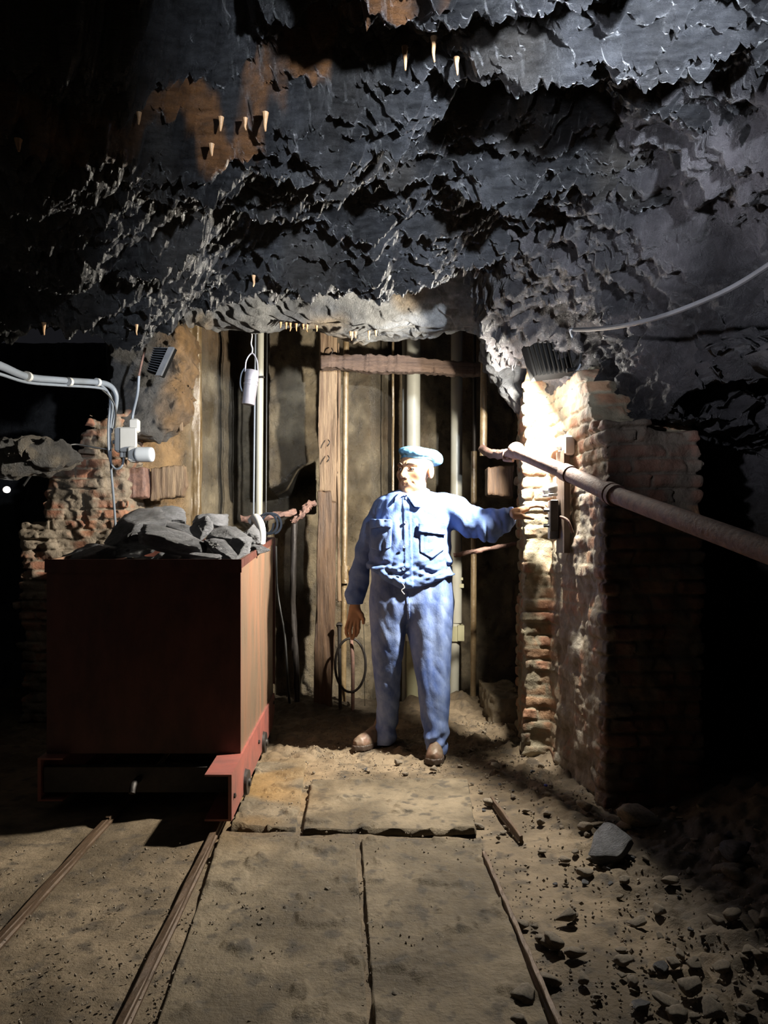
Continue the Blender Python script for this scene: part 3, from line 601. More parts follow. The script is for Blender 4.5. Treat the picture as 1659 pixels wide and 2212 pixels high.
# boots
def boot(toe, heel, ank, hgt, label):
    toe, heel, ank = map(lambda a: np.array(a, float), (toe, heel, ank)); f = toe-heel; L = np.linalg.norm(f[:2]); f /= L; s = np.array([f[1], -f[0], 0]); z0 = toe[2]
    def bf(p):
        r = p-heel; t = (r@f)/L; c = r@s; z = p[..., 2]-z0
        top = np.interp(t, [0, .2, .45, .7, .9, 1.], [.12, .135, .115, .085, .07, .05]); wd = np.interp(t, [-.05, .0, .2, .45, .75, .92, 1.02], [.01, .032, .038, .038, .049, .042, .008])
        q = np.sqrt((c/wd)**2+((z-.02)/np.maximum(top-.02, .01))**2*(z > .02)+(np.maximum(.02-z, 0)/.03)**2); d = (q-1)*np.minimum(wd, top)*.8
        d = np.maximum(d, np.maximum(-t*L-.005, (t-1)*L-.0)); d = smax(d, .018-z, .004)
        sh = cone(p, ank+[0, 0, -.03], ank+[0, 0, .09], .048, .044)
        d = smin(d, sh, .03)+.002*fbm(p[..., 0]*40, p[..., 1]*40, p[..., 2]*40, 2)
        return smax(d, -(np.abs(t-.62)-.0015)*1.0-.0, .001) if False else d
    lo = np.minimum(np.minimum(toe, heel), ank)-[.08, .08, .04]; hi = np.maximum(np.maximum(toe, heel), ank)+[.08, .08, .22]
    o = vmesh('boot', bf, lo, hi, .0045, 'boot', person)
    def sf(p):
        r = p-heel; t = (r@f)/L; c = r@s; z = p[..., 2]-z0
        wd = np.interp(t, [-.06, -.02, .2, .45, .75, .94, 1.05], [.01, .038, .043, .042, .054, .045, .006]); d = np.maximum(np.abs(c)-wd, np.maximum(-t*L-.014, (t-1)*L-.012))
        return smax(d, np.abs(z-.008)-.017+.003*(np.abs((t*L*70) % 1-.5) < .2), .004)
    vmesh('sole', sf, lo, hi, .0045, 'sole', o)
boot((-.165, 4.36, .015), (.035, 4.585, .015), (.0, 4.535, .10), 0, '')
boot((.265, 4.085, .012), (.305, 4.35, .012), (.30, 4.29, .10), 0, '')
# ================================================================ THE CART
cx = lambda c, y: c-.044*y
def cbox(mb, c0, c1, y0, y1, z0, z1, z0b=None, z1b=None):
    z0b = z0 if z0b is None else z0b; z1b = z1 if z1b is None else z1b
    return mb.hexa([(cx(c0, y0), y0, z0), (cx(c1, y0), y0, z0), (cx(c1, y1), y1, z0b), (cx(c0, y1), y1, z0b), (cx(c0, y0), y0, z1), (cx(c1, y0), y0, z1), (cx(c1, y1), y1, z1b), (cx(c0, y1), y1, z1b)])
YN, YF = 3.42, 4.87; cR, cL = -.492, -1.36; zt0, zt1 = 1.11, 1.225
cart = empty('mine_cart', (cx(-.93, 4.1), 4.1, 0), 'red rusty mine cart piled with slate, standing on the left track', 'mine cart')
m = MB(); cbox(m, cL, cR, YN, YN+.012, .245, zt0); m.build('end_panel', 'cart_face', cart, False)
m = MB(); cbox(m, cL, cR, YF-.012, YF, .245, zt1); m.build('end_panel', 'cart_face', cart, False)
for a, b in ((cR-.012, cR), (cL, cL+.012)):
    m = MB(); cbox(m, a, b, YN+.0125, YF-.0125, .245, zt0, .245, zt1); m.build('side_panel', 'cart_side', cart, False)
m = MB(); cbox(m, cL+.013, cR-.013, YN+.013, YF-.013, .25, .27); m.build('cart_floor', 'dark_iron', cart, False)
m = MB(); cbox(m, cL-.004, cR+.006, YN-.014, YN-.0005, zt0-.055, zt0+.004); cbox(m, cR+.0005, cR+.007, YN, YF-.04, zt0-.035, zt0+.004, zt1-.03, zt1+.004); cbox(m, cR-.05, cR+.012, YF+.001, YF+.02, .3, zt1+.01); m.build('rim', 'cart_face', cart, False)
for s, c in ((1, cR), (-1, cL)):     # channel frame members
    f_ = MB(); y0, y1 = (3.10 if s > 0 else 3.345), 4.86
    a, b = (c-.004, c+.010) if s > 0 else (c-.010, c+.004)
    f_.add([(cx(a, y0), y0, .055), (cx(a, y1-.14), y1-.14, .055), (cx(a, y1), y1, .13), (cx(a, y1), y1, .244), (cx(a, y0), y0, .244),
            (cx(b, y0), y0, .055), (cx(b, y1-.14), y1-.14, .055), (cx(b, y1), y1, .13), (cx(b, y1), y1, .244), (cx(b, y0), y0, .244)],
           [[0, 1, 2, 3, 4], [9, 8, 7, 6, 5]]+[[i, 5+i, 5+(i+1) % 5, (i+1) % 5] for i in range(5)])
    i0, i1 = (c-.10, c-.004) if s > 0 else (c+.004, c+.10)
    cbox(f_, i0, i1, y0, y1, .236, .244); cbox(f_, i0, i1, y0, y1-.15, .055, .063)
    fr = f_.build('frame_member', 'cart_band', cart, False)
    for yy, zz in ((3.42 if s < 0 else 3.16, .14), (4.78, .20), (4.0, .15)):
        bx = c+.010*s if s > 0 else c-.01
        MB().lathe([(.0001, 0), (.011, 0), (.011, .006), (.0001, .008)][::-1] if False else [(.011, 0), (.011, .007), (.004, .010)], (cx(bx, yy), yy, zz), ax=frame((s, 0, 0), (0, 1, 0)), n=6).build('bolt', 'dark_iron', fr)
    yb = [y for y in np.arange(3.6, 4.9, .36)]
m = MB(); cbox(m, cL+.011, cR-.011, 3.36, 3.405, .09, .20); m.build('buffer_beam', 'dark_iron', cart, False)
m = MB().tube([(cx(-.93, 3.355), 3.355, .15), (cx(-.93, 3.28), 3.28, .15), (cx(-.93, 3.25), 3.25, .12)], .014); m.build('coupling_hook', 'dark_iron', cart)
for yy in (3.50, 4.22):
    for c, s in ((-.478, 1), (-1.055, -1)):
        wl = MB().lathe([(.015, -.022), (.030, -.022), (.034, -.012), (.056, -.012), (.062, -.02), (.066, -.014), (.066, .004), (.058, .010), (.056, .024), (.020, .026), (.018, .034), (.006, .036)], (cx(c-.012*s, yy), yy, .092), ax=frame((s, 0, 0), (0, 1, 0)), n=28).build('wheel', 'dark_iron', cart)
    MB().tube([(cx(-.50, yy), yy, .092), (cx(-1.04, yy), yy, .092)], .016, spline=False).build('axle', 'dark_iron', cart)
# load of slate, every lump its own thing
def rock_mesh(seed, sub=4, planes=14, nz=.05, sx=(1, 1, 1)):
    import bmesh
    r = np.random.RandomState(seed); bm = bmesh.new(); bmesh.ops.create_icosphere(bm, subdivisions=sub, radius=1)
    V = np.array([v.co[:] for v in bm.verts]); Fq = np.array([[v.index for v in f.verts] for f in bm.faces]); bm.free()
    n = r.normal(size=(planes, 3)); n /= np.linalg.norm(n, axis=1)[:, None]; dd = r.uniform(.58, .82, planes)
    t = np.where(V@n.T > 1e-3, dd/np.maximum(V@n.T, 1e-3), 9).min(1); t = np.minimum(t, 1.5); V = V*t[:, None]
    V = V*(1+nz*fbm(V[:, 0]*2.5+seed, V[:, 1]*2.5, V[:, 2]*2.5, 4)[:, None]); t_ = saw(V[:, 2]*6+1.5*pn(V[:, 0]*2, V[:, 1]*2, seed)); V[:, :2] *= (1-.9*nz*ss(.5, 1, t_))[:, None]
    return V*np.array(sx), Fq
def rotm(rx, ry, rz): return np.array((Matrix.Rotation(rz, 3, 'Z')@Matrix.Rotation(ry, 3, 'Y')@Matrix.Rotation(rx, 3, 'X')))
def lump(name, u, v, Y, size, rot, seed, m, label, cat='rock', planes=12):
    V, Fq = rock_mesh(seed, 4, 15, .06); V = V*(np.array(size)/2)@rotm(*rot).T; c = W(u, v, Y)
    o = mk(name, V+c, Fq, m, smooth=False); tag(o, label, cat); return o
lumps = [ # u, v, Y, size, rot, label
 (372, 1170, 3.68, (.46, .30, .17), (0, .22, -.1), 'big dark layered slate slab in front centre of the cart load'),
 (285, 1166, 3.95, (.42, .5, .24), (.1, -.55, .2), 'dark sloping slate block on the left flank of the cart load'),
 (210, 1197, 3.75, (.26, .3, .10), (0, -.15, .3), 'low dark slate piece at the far left corner of the cart load'),
 (165, 1204, 3.9, (.20, .3, .05), (0, -.1, .3), 'thin pale slate flake leaning over the left rim of the cart'),
 (368, 1118, 4.35, (.22, .26, .10), (0, .05, .1), 'grey slate block on top of the cart load, left of the peak'),
 (450, 1126, 4.3, (.25, .24, .10), (.1, .08, -.2), 'pale grey slate block crowning the right of the cart load'),
 (432, 1146, 3.95, (.13, .12, .12), (.4, .5, .3), 'small pale grey rock wedged upright in mid load'),
 (490, 1160, 4.05, (.24, .3, .11), (.1, .1, .1), 'wide slate slab below the pale block at the right of the load'),
 (475, 1186, 3.7, (.20, .26, .09), (.0, .35, .1), 'dark slate wedge tucked in front right of the cart load'),
 (518, 1182, 3.78, (.13, .16, .13), (.2, .2, .5), 'light grey angular slate at the right front corner of the cart'),
 (543, 1160, 4.15, (.13, .2, .12), (.2, .3, .2), 'bluish grey slate piece against the right wall of the cart'),
 (445, 1203, 3.58, (.22, .12, .045), (0, .12, 0), 'thin slate splinter lying along the front rim of the cart'),
 (330, 1134, 4.3, (.24, .3, .12), (.0, -.5, .2), 'dark slate piece behind the big slab near the peak'),
 (400, 1150, 4.1, (.26, .22, .10), (.2, .3, .4), 'shadowed slate slab under the top blocks of the load'),
 (545, 1188, 4.0, (.14, .18, .08), (.1, .2, .2), 'small dark slate piece low at the right rim of the cart')]
for i, (u, v, Y, s, r, lab) in enumerate(lumps): lump('slate_rock', u, v, Y, s, r, 40+i, 'coal_pale' if i in (4, 5, 6, 9, 10) else 'coal', lab)
o = vmesh('slate_rubble', lambda p: p[..., 2]-(1.08+.10*np.exp(-((p[..., 0]+1.05)/.3)**2-((p[..., 1]-4.1)/.5)**2)+.06*fbm(p[..., 0]*7, p[..., 1]*7, 0, 4)) if False else np.maximum(p[..., 2]-(1.04+.12*np.exp(-((p[..., 0]+1.05)/.3)**2-((p[..., 1]-4.1)/.5)**2)+.05*fbm(p[..., 0]*7, p[..., 1]*7, 0*p[..., 0], 4)), np.maximum(np.maximum(np.abs(p[..., 0]+.044*p[..., 1]+.926)-.415, np.abs(p[..., 1]-4.145)-.70), .3-p[..., 2])), (-1.62, 3.4, .28), (-.62, 4.9, 1.3), .013, 'coal'); tag(o, 'small slate rubble filling the mine cart under the big lumps', 'rubble', kind='stuff')
# white hose end hanging over the cart's corner and the cable coil behind
tag(MB().tube([W(540, 1128, 4.6), W(552, 1120, 4.58), W(562, 1135, 4.5), W(567, 1158, 4.42), W(566, 1180, 4.35)], [.02, .03, .028, .02, .015], n=14).build('hose', 'whiteplastic'), 'short white hose end lying over the rocks at the cart right corner', 'hose')
pts = []
for k in range(34): a = k/34*4.6*math.pi; pts.append(W(572+k*.55+19*math.cos(a), 1131+22*math.sin(a), 5.0+.05*math.sin(a*.7)))
tag(MB().tube(pts, .008, n=8).build('cable_coil', 'cable'), 'coil of grey cable hung on the rusty bar behind the cart', 'coil')
# ================================================================ SHAFT FITTINGS
def vtube(name, u, v0, v1, Y, wpx, m, label, cat, u2=None, n=16, wob=0):
    u2 = u if u2 is None else u2; r = wpx/2*Y/F; N_ = 8
    pts = [W(u+(u2-u)*t, v0+(v1-v0)*t, Y) for t in np.linspace(0, 1, N_)]
    return tag(MB().tube(pts, r, n=n, wob=wob, spline=False).build(name, m), label, cat)
t = empty('plastic_pipe', W(893, 1600, 6.0), 'thick cream vertical pipe directly behind the beret, yellowed at its foot', 'pipe')
MB().tube([W(893, 640, 6.0), W(893, 1375, 6.0)], 15*6/F, n=28, spline=False).build('pipe_upper', 'pvc', t)
o = MB().tube([W(893, 1376, 6.0), W(891, 1600, 6.0)], 14.5*6/F, n=28, spline=False).build('pipe_lower', 'pvc_low', t); o['label'] = 'yellow-green lower length'
MB().tube([W(893, 1366, 6.0), W(893, 1384, 6.0)], 17*6/F, n=28, spline=False).build('coupling', 'pvc', t)
vtube('plastic_pipe', 874, 640, 1600, 6.12, 11, 'pvc', 'thin cream pipe touching the left of the thick pipe behind the figure', 'pipe')
t = empty('plastic_pipe', W(985, 1600, 6.0), 'pale grey vertical pipe with a collar, right of the figure behind the raised arm', 'pipe')
MB().tube([W(987, 640, 6.0), W(985, 1345, 6.0)], 12.5*6/F, n=28, spline=False).build('pipe_upper', 'pvc', t)
MB().tube([W(983, 1346, 6.0), W(979, 1600, 6.0)], 10.5*6/F, n=28, spline=False).build('pipe_lower', 'pvc', t)
m = MB().tube([W(984, 1352, 6.0), W(984, 1384, 6.0)], 16*6/F, n=28, spline=False); m.box(W(994, 1366, 6.0), (.05, .14, .12)); m.build('collar', 'pvc_low', t)
m = MB().box(W(992, 1265, 6.02), (.06, .12, .03)); m.box(W(992, 1250, 6.02), (.05, .10, .02)); m.build('bracket', 'pvc_low', t)
vtube('plastic_pipe', 563, 690, 1180, 5.72, 15, 'pvc', 'narrow pale pipe running down behind the hanging lantern', 'pipe', u2=559)
vtube('black_cable', 577, 690, 1180, 5.74, 3.5, 'blackcable', 'thin black cable just right of the pale pipe behind the lantern', 'cable', u2=574)
vtube('black_cable', 552, 700, 1180, 5.70, 4, 'cable', 'thin grey cable just left of the pale pipe behind the lantern', 'cable', u2=547)
vtube('steel_pipe', 748, 690, 1540, 5.62, 13, 'wetpipe', 'slim wet ochre pipe standing just right of the timber post', 'pipe', u2=741)
o = MB().tube([W(745, 1222, 5.6), W(745, 1260, 5.6)], 10*5.6/F, n=18, spline=False); o.tube([W(745, 1232, 5.6), W(757, 1232, 5.58), W(758, 1240, 5.58)], .018); tag(o.build('pipe_joint', 'wetpipe'), 'small pipe fitting with a side spout on the slim ochre pipe', 'pipe fitting')
vtube('iron_rod', 849, 690, 1060, 5.95, 5, 'wetpipe', 'rusty thin rod hanging between the post and the thick pipe', 'rod', wob=.5)
vtube('steel_pipe', 1024, 975, 1560, 5.75, 13, 'wetpipe', 'wet ochre pipe standing right of the pale grey collared pipe', 'pipe', u2=1022)
vtube('steel_pipe', 1047, 690, 985, 5.2, 16, 'wetpipe', 'rusty wet pipe coming down to the elbow beside the hanging rock', 'pipe', u2=1044)
vtube('steel_pipe', 1025, 690, 990, 5.8, 7, 'dark_iron', 'thin dark pipe in shade right of the pale grey pipe', 'pipe')
# cross bar, coil shelf
tag(MB().tube([W(520, 1122, 5.3), W(580, 1116, 5.35), W(640, 1106, 5.4)], [.02, .02, .024], wob=.6).build('iron_bar', 'rustpipe'), 'crusty rusty bar reaching from behind the cart to the timber post', 'bar')
tag(MB().tube([W(630, 1128, 5.36), W(652, 1112, 5.36), W(664, 1093, 5.38), W(682, 1086, 5.4)], [.012, .022, .026, .016], wob=.7).build('rag', 'rustpipe'), 'muddy rope of rag tied between rusty bar and timber post', 'rag')
tag(MB().tube([W(980, 1200, 4.9), W(1030, 1190, 4.9), W(1085, 1180, 4.95), W(1130, 1172, 5.)], .013, wob=.6).build('iron_bar', 'rustpipe'), 'crusty thin bar crossing below the raised arm to the pier', 'bar')
# timber
post = empty('timber_post', W(705, 1535, 5.5), 'tall split timber post rising to the rock beside the figure', 'post')
def timber(name, pts, depth, m, parent=None, seed=0, h=.009, lo_=None):
    Yc = pts[0][2]; q = [W(u, v, Yc)[[0, 2]] for u, v, _ in pts]; a = np.array(q)
    f = lambda p: smax(poly2d(p[..., 0], p[..., 2], q), np.abs(p[..., 1]-Yc)-depth/2, .008)+.009*pn(p[..., 0]*30+seed, p[..., 1]*20, p[..., 2]*3)+.005*pn(p[..., 0]*70, p[..., 1]*50, p[..., 2]*6+seed)
    lo = a.min(0)-.03; hi = a.max(0)+.03
    return vmesh(name, f, (lo[0], Yc-depth/2-.03, lo[1]), (hi[0], Yc+depth/2+.03, hi[1]), h, m, parent)
timber('upper_timber', [(691, 690, 5.5), (728, 690, 5.5), (729, 900, 5.5), (726, 1085, 5.5), (716, 1085, 5.5), (712, 1062, 5.5), (689, 1062, 5.5), (689, 900, 5.5)], .06, 'wood', post)
o = timber('lower_timber', [(688, 1062, 5.49), (714, 1062, 5.49), (716, 1086, 5.49), (726, 1086, 5.49), (724, 1300, 5.49), (718, 1540, 5.49), (678, 1540, 5.49), (683, 1300, 5.49), (686, 1150, 5.49)], .08, 'wood_low', post, 3.); o['label'] = 'darker lower length'
timber('splinter_lath', [(729, 740, 5.5), (734, 740, 5.5), (737, 1000, 5.5), (733, 1180, 5.5), (738, 1300, 5.5), (730, 1300, 5.5), (728, 1100, 5.5)], .04, 'wood', post, 4.)
for u, v in ((716, 752), (709, 950), (708, 984)): MB().tube([W(u, v, 5.44), W(u+3, v+6, 5.40), W(u-2, v+14, 5.41)], .004, n=6).build('nail', 'dark_iron', post)
tag(timber('crossbeam', [(693, 770, 5.38), (745, 769, 5.38), (800, 769, 5.38), (870, 771, 5.38), (960, 782, 5.38), (1062, 786, 5.38), (1062, 812, 5.38), (1000, 812, 5.38), (900, 806, 5.38), (800, 806, 5.38), (720, 796, 5.38), (694, 798, 5.38)], .10, 'woodh', None, 6., h=.0085), 'rough wooden crossbeam nailed to the timber post and spanning both pale pipes', 'beam')
tag(timber('timber_post', [(413, 700, 5.6), (434, 700, 5.6), (435, 900, 5.6), (432, 1150, 5.6), (412, 1150, 5.6), (411, 900, 5.6)], .08, 'wetpipe', None, 8.), 'dripping wet narrow post behind the cart, left of the black hollow', 'post')
tag(timber('plank', [(384, 715, 5.45), (394, 712, 5.45), (396, 930, 5.45), (388, 935, 5.45), (382, 900, 5.45)], .04, 'wood', None, 9.), 'narrow orange stained plank along the gap left of the wet post', 'plank')
tag(timber('plank', [(328, 1012, 5.3), (400, 1005, 5.3), (408, 1050, 5.3), (398, 1072, 5.3), (330, 1082, 5.3)], .08, 'wood', None, 10.), 'short broad plank propped behind the cart under the black gap', 'plank')
tag(timber('rusted_box', [(274, 1012, 5.25), (318, 1010, 5.25), (322, 1075, 5.25), (275, 1078, 5.25)], .10, 'rustpipe', None, 11.), 'rust eaten metal box beside the broad plank left behind the cart', 'box')
tag(timber('timber_block', [(1050, 1012, 5.0), (1104, 1008, 5.0), (1104, 1076, 5.0), (1050, 1070, 5.0)], .16, 'wood_low', None, 12.), 'weathered timber block under the elbow pipe at the pier', 'block')
tag(timber('timber_post', [(650, 1560, 5.6), (655, 1130, 5.6), (668, 1130, 5.6), (664, 1560, 5.6)], .05, 'wood_low', None, 14.) if False else MB().tube([W(636, 1120, 5.5), W(633, 1300, 5.5), W(640, 1440, 5.5), W(643, 1540, 5.5)], [.022, .02, .022, .02], wob=.4).build('iron_rod', 'dark_iron'), 'dark upright rod below the rusty bar, left of the timber post', 'rod')
# hoop and stakes
tag(MB().tube([W(757+33*math.cos(a), 1437+58*math.sin(a), 5.35+.03*math.sin(a)) for a in np.linspace(0, 2*math.pi, 20)], .009, n=8).build('hoop', 'dark_iron'), 'dark thin hoop hanging beside the foot of the timber post', 'hoop')
tag(MB().tube([W(733, 1350, 5.38), W(733, 1370, 5.38), W(735, 1530, 5.4)], [.026, .012, .012]).build('stake', 'dark_iron'), 'dark stake with a knob, left of the slim ochre pipe foot', 'stake')
tag(MB().tube([W(758, 1378, 5.38), W(762, 1430, 5.38), W(762, 1535, 5.4)], .013).build('stake', 'rustpipe'), 'brown stake under the hanging hand, inside the hoop', 'stake')
tag(MB().tube([W(785, 1345, 5.3), W(787, 1400, 5.3), W(788, 1525, 5.35)], .0022, n=6).build('wire', 'blackcable'), 'hair thin wire hanging straight down beside the hanging hand', 'wire')
tag(MB().tube([W(596, 1180, 5.6), W(600, 1280, 5.6), W(615, 1370, 5.55), W(622, 1480, 5.5), W(628, 1540, 5.5)], .009).build('black_cable', 'blackcable'), 'black cable trailing down the wall just right of the cart', 'cable')
# elbow and rust pipe crossing the pier
e = empty('rust_pipe', W(1400, 1120, 3.0), 'long rusty pipe slanting from the pier toward the right edge', 'pipe')
A, B = W(1115, 974, 4.06), W(1225, 1022, 3.66); C_ = W(1325, 1068, 3.18); D = W(1700, 1206, 2.10)
MB().tube([A, B], .036, n=20, spline=False).build('pipe_length', 'rustpipe', e)
MB().tube([B, C_], .0375, n=20, spline=False).build('pipe_length', 'rustpipe', e)
MB().tube([C_, D], .036, n=20, spline=False).build('pipe_length', 'rustpipe', e)
d1 = (C_-B)/np.linalg.norm(C_-B); MB().tube([B-d1*.03, B+d1*.05], .043, n=20, spline=False).build('coupling', 'rustpipe', e)
MB().tube([C_-d1*.05, C_-d1*.015], .046, n=20, spline=False).build('flange', 'rustpipe', e); MB().tube([C_+d1*.0, C_+d1*.03], .046, n=20, spline=False).build('flange', 'rustpipe', e)
o = vmesh('pipe_end_cap', lambda p: np.linalg.norm(p-A, axis=-1)-.047, A-.07, A+.07, .007, 'rustpipe', e); o['label'] = 'rounded pale end knob'
tag(MB().tube([W(1042, 970, 4.9), W(1060, 980, 4.6), W(1090, 981, 4.35), W(1108, 978, 4.11)], .026, wob=.3).build('steel_pipe', 'rustpipe'), 'short muddy pipe elbow joining the knob of the long rusty pipe', 'pipe')
tag(MB().tube([W(1089, 972, 4.26), W(1089, 991, 4.24), W(1092, 994, 4.2), W(1108, 995, 4.12)], .009, n=10).build('tap_handle', 'rustpipe'), 'small bent crank handle under the pipe knob', 'handle')
# ================================================================ LAMPS, BOXES, CABLES
fl = empty('floodlight', W(1190, 775, 3.85), 'black floodlight tilted down on the pier, seen from behind', 'floodlight')
A4 = [W(1135, 741, 3.88), W(1226, 741, 3.84), W(1241, 802, 3.88), W(1155, 812, 3.94)]   # rear outline
nrm_ = np.cross(A4[1]-A4[0], A4[3]-A4[0]); nrm_ /= np.linalg.norm(nrm_)
if nrm_[1] < 0: nrm_ = -nrm_
back = [p for p in A4]; cen = sum(back)/4; inner = [p+(cen-p)*.06 for p in back]; off = np.array([-.012, .05, -.02])
m = MB(); m.hexa([back[3], back[2], back[2]+off, back[3]+off, back[0], back[1], back[1]+off, back[0]+off]); m.build('housing', 'blackmetal', fl, False)
for k in range(9):
    t_ = .06+.88*k/8; a = back[0]*(1-t_)+back[1]*t_; b = back[3]*(1-t_)+back[2]*t_; ex = (back[1]-back[0])/np.linalg.norm(back[1]-back[0])*.0022; nn = np.array([0, -.022, 0])
    MB().hexa([b-ex, b+ex, b+ex*1+nn*0+np.array([0, .001, 0]), b-ex+np.array([0, .001, 0]), a-ex+nn, a+ex+nn, a+ex, a-ex]).build('cooling_fin', 'blackmetal', fl, False) if False else MB().hexa([b-ex+nn, b+ex+nn, b+ex, b-ex, a-ex+nn, a+ex+nn, a+ex, a-ex]).build('cooling_fin', 'blackmetal', fl, False)
m = MB(); i_ = [p+(cen-p)*.1+off*1.001 for p in back]; i2 = [p+np.array([0, .003, -.001]) for p in i_]; m.hexa([i_[3], i_[2], i2[2], i2[3], i_[0], i_[1], i2[1], i2[0]]); m.build('lamp_glass', 'glow', fl, False)
MB().tube([back[1]+[0, .02, .0], W(1246, 742, 3.85), W(1256, 770, 3.88), W(1250, 795, 3.9), back[2]+[.01, .03, .005]], .007, n=8).build('bracket', 'greymetal', fl)
MB().tube([W(1228, 800, 3.80), W(1240, 798, 3.80), W(1252, 780, 3.80), W(1254, 755, 3.82), W(1240, 738, 3.86)], .006, n=8).build('power_lead', 'blackcable', fl)
MB().tube([W(1224, 801, 3.80), W(1236, 799, 3.80)], .012, n=10, spline=False).build('cable_gland', 'blackmetal', fl)
# lamp on the left, off
fl2 = empty('floodlight', W(348, 785, 4.9), 'small black finned floodlight hanging above the left brick pier', 'floodlight')
P4 = [W(334, 752, 4.9), W(378, 752, 4.85), W(350, 813, 4.82), W(318, 802, 4.88)]; o_ = np.array([0, .05, 0])
MB().hexa([P4[3], P4[2], P4[2]+o_, P4[3]+o_, P4[0], P4[1], P4[1]+o_, P4[0]+o_]).build('housing', 'blackmetal', fl2, False)
for k in range(11):
    t_ = .04+.9*k/10; a = P4[0]*(1-t_)+P4[3]*t_; b = (P4[1]*(1-t_)+P4[2]*t_)*.7+a*.3; up = np.array([0, 0, .0022]); nn = np.array([0, -.03, 0])
    MB().hexa([a-up+nn, b-up+nn, b-up, a-up, a+up+nn, b+up+nn, b+up, a+up]).build('cooling_fin', 'greymetal', fl2, False)
a, b = P4[1], P4[2]; ex = np.array([-.035, 0, 0]); nn = np.array([0, -.028, 0]); MB().hexa([b+ex+nn, b+nn, b, b+ex, a+ex+nn, a+nn, a, a+ex]).build('side_plate', 'greymetal', fl2, False)
def cable(pts, r, m, label, cat='cable', name='cable', parent=None, n=8):
    return tag(MB().tube([W(*p) for p in pts], r, n=n).build(name, m, parent), label, cat)
cb = empty('cable_bundle', W(120, 815, 4.1), 'thick grey cable bundle running from the left edge and down the brick pier', 'cable')
MB().tube([W(-520, 640, 2.6), W(-260, 720, 2.9), W(-60, 770, 3.2), W(0, 790, 3.5), W(60, 814, 4.0), (W(130, 821, 4.3)), W(210, 826, 4.7), W(238, 834, 4.85), W(251, 855, 4.9), W(249, 890, 4.92), W(240, 935, 4.93)], [.02, .02, .02, .02, .019, .018, .018, .018, .016, .010, .008], n=14).build('conduit', 'cable', cb)
MB().tube([W(-520, 660, 2.6), W(-260, 740, 2.9), W(-60, 790, 3.2), W(0, 808, 3.5), W(60, 826, 4.0), W(130, 832, 4.3), W(215, 838, 4.7), W(236, 852, 4.85), W(243, 880, 4.88), W(238, 930, 4.9), W(240, 1010, 4.92), W(245, 1070, 4.95), (W(250, 1140, 4.97))], .008, n=8).build('thin_cable', 'cable', cb)
MB().tube([W(215, 830, 4.72), W(232, 845, 4.8), W(238, 870, 4.83), W(234, 920, 4.86), W(236, 985, 4.88), W(248, 1012, 4.88), W(264, 1005, 4.88), W(268, 975, 4.9)], .007, n=8).build('thin_cable', 'cable', cb)
MB().tube([W(210, 834, 4.72), W(238, 858, 4.8), W(250, 885, 4.83), W(247, 925, 4.86)], .006, n=8).build('thin_cable', 'blackcable', cb)
for p, q in (((147, 824, 4.35), (152, 825, 4.37)), ((57, 812, 3.95), (62, 814, 3.98)), ((208, 825, 4.68), (213, 826, 4.7))): MB().tube([W(*p), W(*q)], .025, n=12, spline=False).build('clip', 'whiteplastic', cb)
cable([(300, 812, 4.84), (297, 850, 4.86), (288, 890, 4.9), (285, 912, 4.9)], .009, 'cable', 'pale cable dropping from the small floodlight to the white boxes')
cable([(314, 752, 4.9), (306, 785, 4.86), (300, 812, 4.84)], .008, 'rustpipe', 'brown stained cable end above the pale drop cable')
cable([(50, 1050, 4.3), (85, 1005, 4.5), (130, 972, 4.7), (160, 960, 4.8), (200, 966, 4.85), (240, 972, 4.9)], .006, 'blackcable', 'thin black cable arching over the boulder to the left pier')
cable([(1240, 712, 3.7), (1280, 711, 3.45), (1350, 703, 3.1), (1440, 680, 2.85), (1560, 632, 2.55), (1659, 574, 2.32), (1760, 500, 2.1)], .0095, 'darkcable', 'grey cable sagging along the right rock wall from the floodlight')
cable([(1245, 713, 3.68), (1232, 712, 3.74), (1236, 728, 3.8), (1246, 740, 3.85)], .005, 'cable', 'little cable loop above the right floodlight')
cable([(1236, 815, 3.85), (1234, 880, 3.93), (1228, 930, 3.96), (1224, 948, 3.97)], .0045, 'cable', 'left of two thin grey cables from floodlight to white box')
cable([(1242, 812, 3.84), (1238, 880, 3.92), (1236, 930, 3.95), (1233, 948, 3.96)], .0045, 'cable', 'right of two thin grey cables from floodlight to white box')
jb = empty('junction_box', W(270, 980, 4.9), 'square white junction box with cable glands on the left brick pier', 'junction box')
MB().box(W(272, 951, 4.90), (.125, .08, .16), bev=.012).build('box_body', 'whiteplastic', jb, False); MB().box(W(277, 950, 4.853), (.105, .014, .155), bev=.006).build('box_lid', 'whiteplastic', jb, False)
for u in (263, 272): MB().tube([W(u, 977, 4.88), W(u, 988, 4.88)], .013, n=10, spline=False).build('cable_gland', 'whiteplastic', jb)
MB().tube([W(250, 955, 4.88), W(244, 955, 4.88)], .012, n=10, spline=False).build('cable_gland', 'greymetal', jb)
o = MB().box(W(291, 920, 4.90), (.06, .05, .088), bev=.01).build('switch_box', 'whiteplastic', None, False); tag(o, 'small white box just above the square junction box', 'switch box')
bl = empty('bulkhead_lamp', W(308, 985, 4.85), 'white oval bulkhead lamp on its side below the junction box', 'lamp')
MB().box(W(290, 982, 4.86), (.06, .09, .10), bev=.012).build('lamp_base', 'whiteplastic', bl, False)
vmesh('lamp_lens', lambda p: smax(np.abs(p[..., 0]-W(311, 0, 4.83)[0])-.058, np.sqrt(((p[..., 1]-4.84)/.05)**2+((p[..., 2]-W(0, 982, 4.84)[2])/.048)**2)*.05-.05, .02), W(311, 982, 4.84)-[.1, .09, .09], W(311, 982, 4.84)+[.1, .09, .09], .006, 'lens', bl)
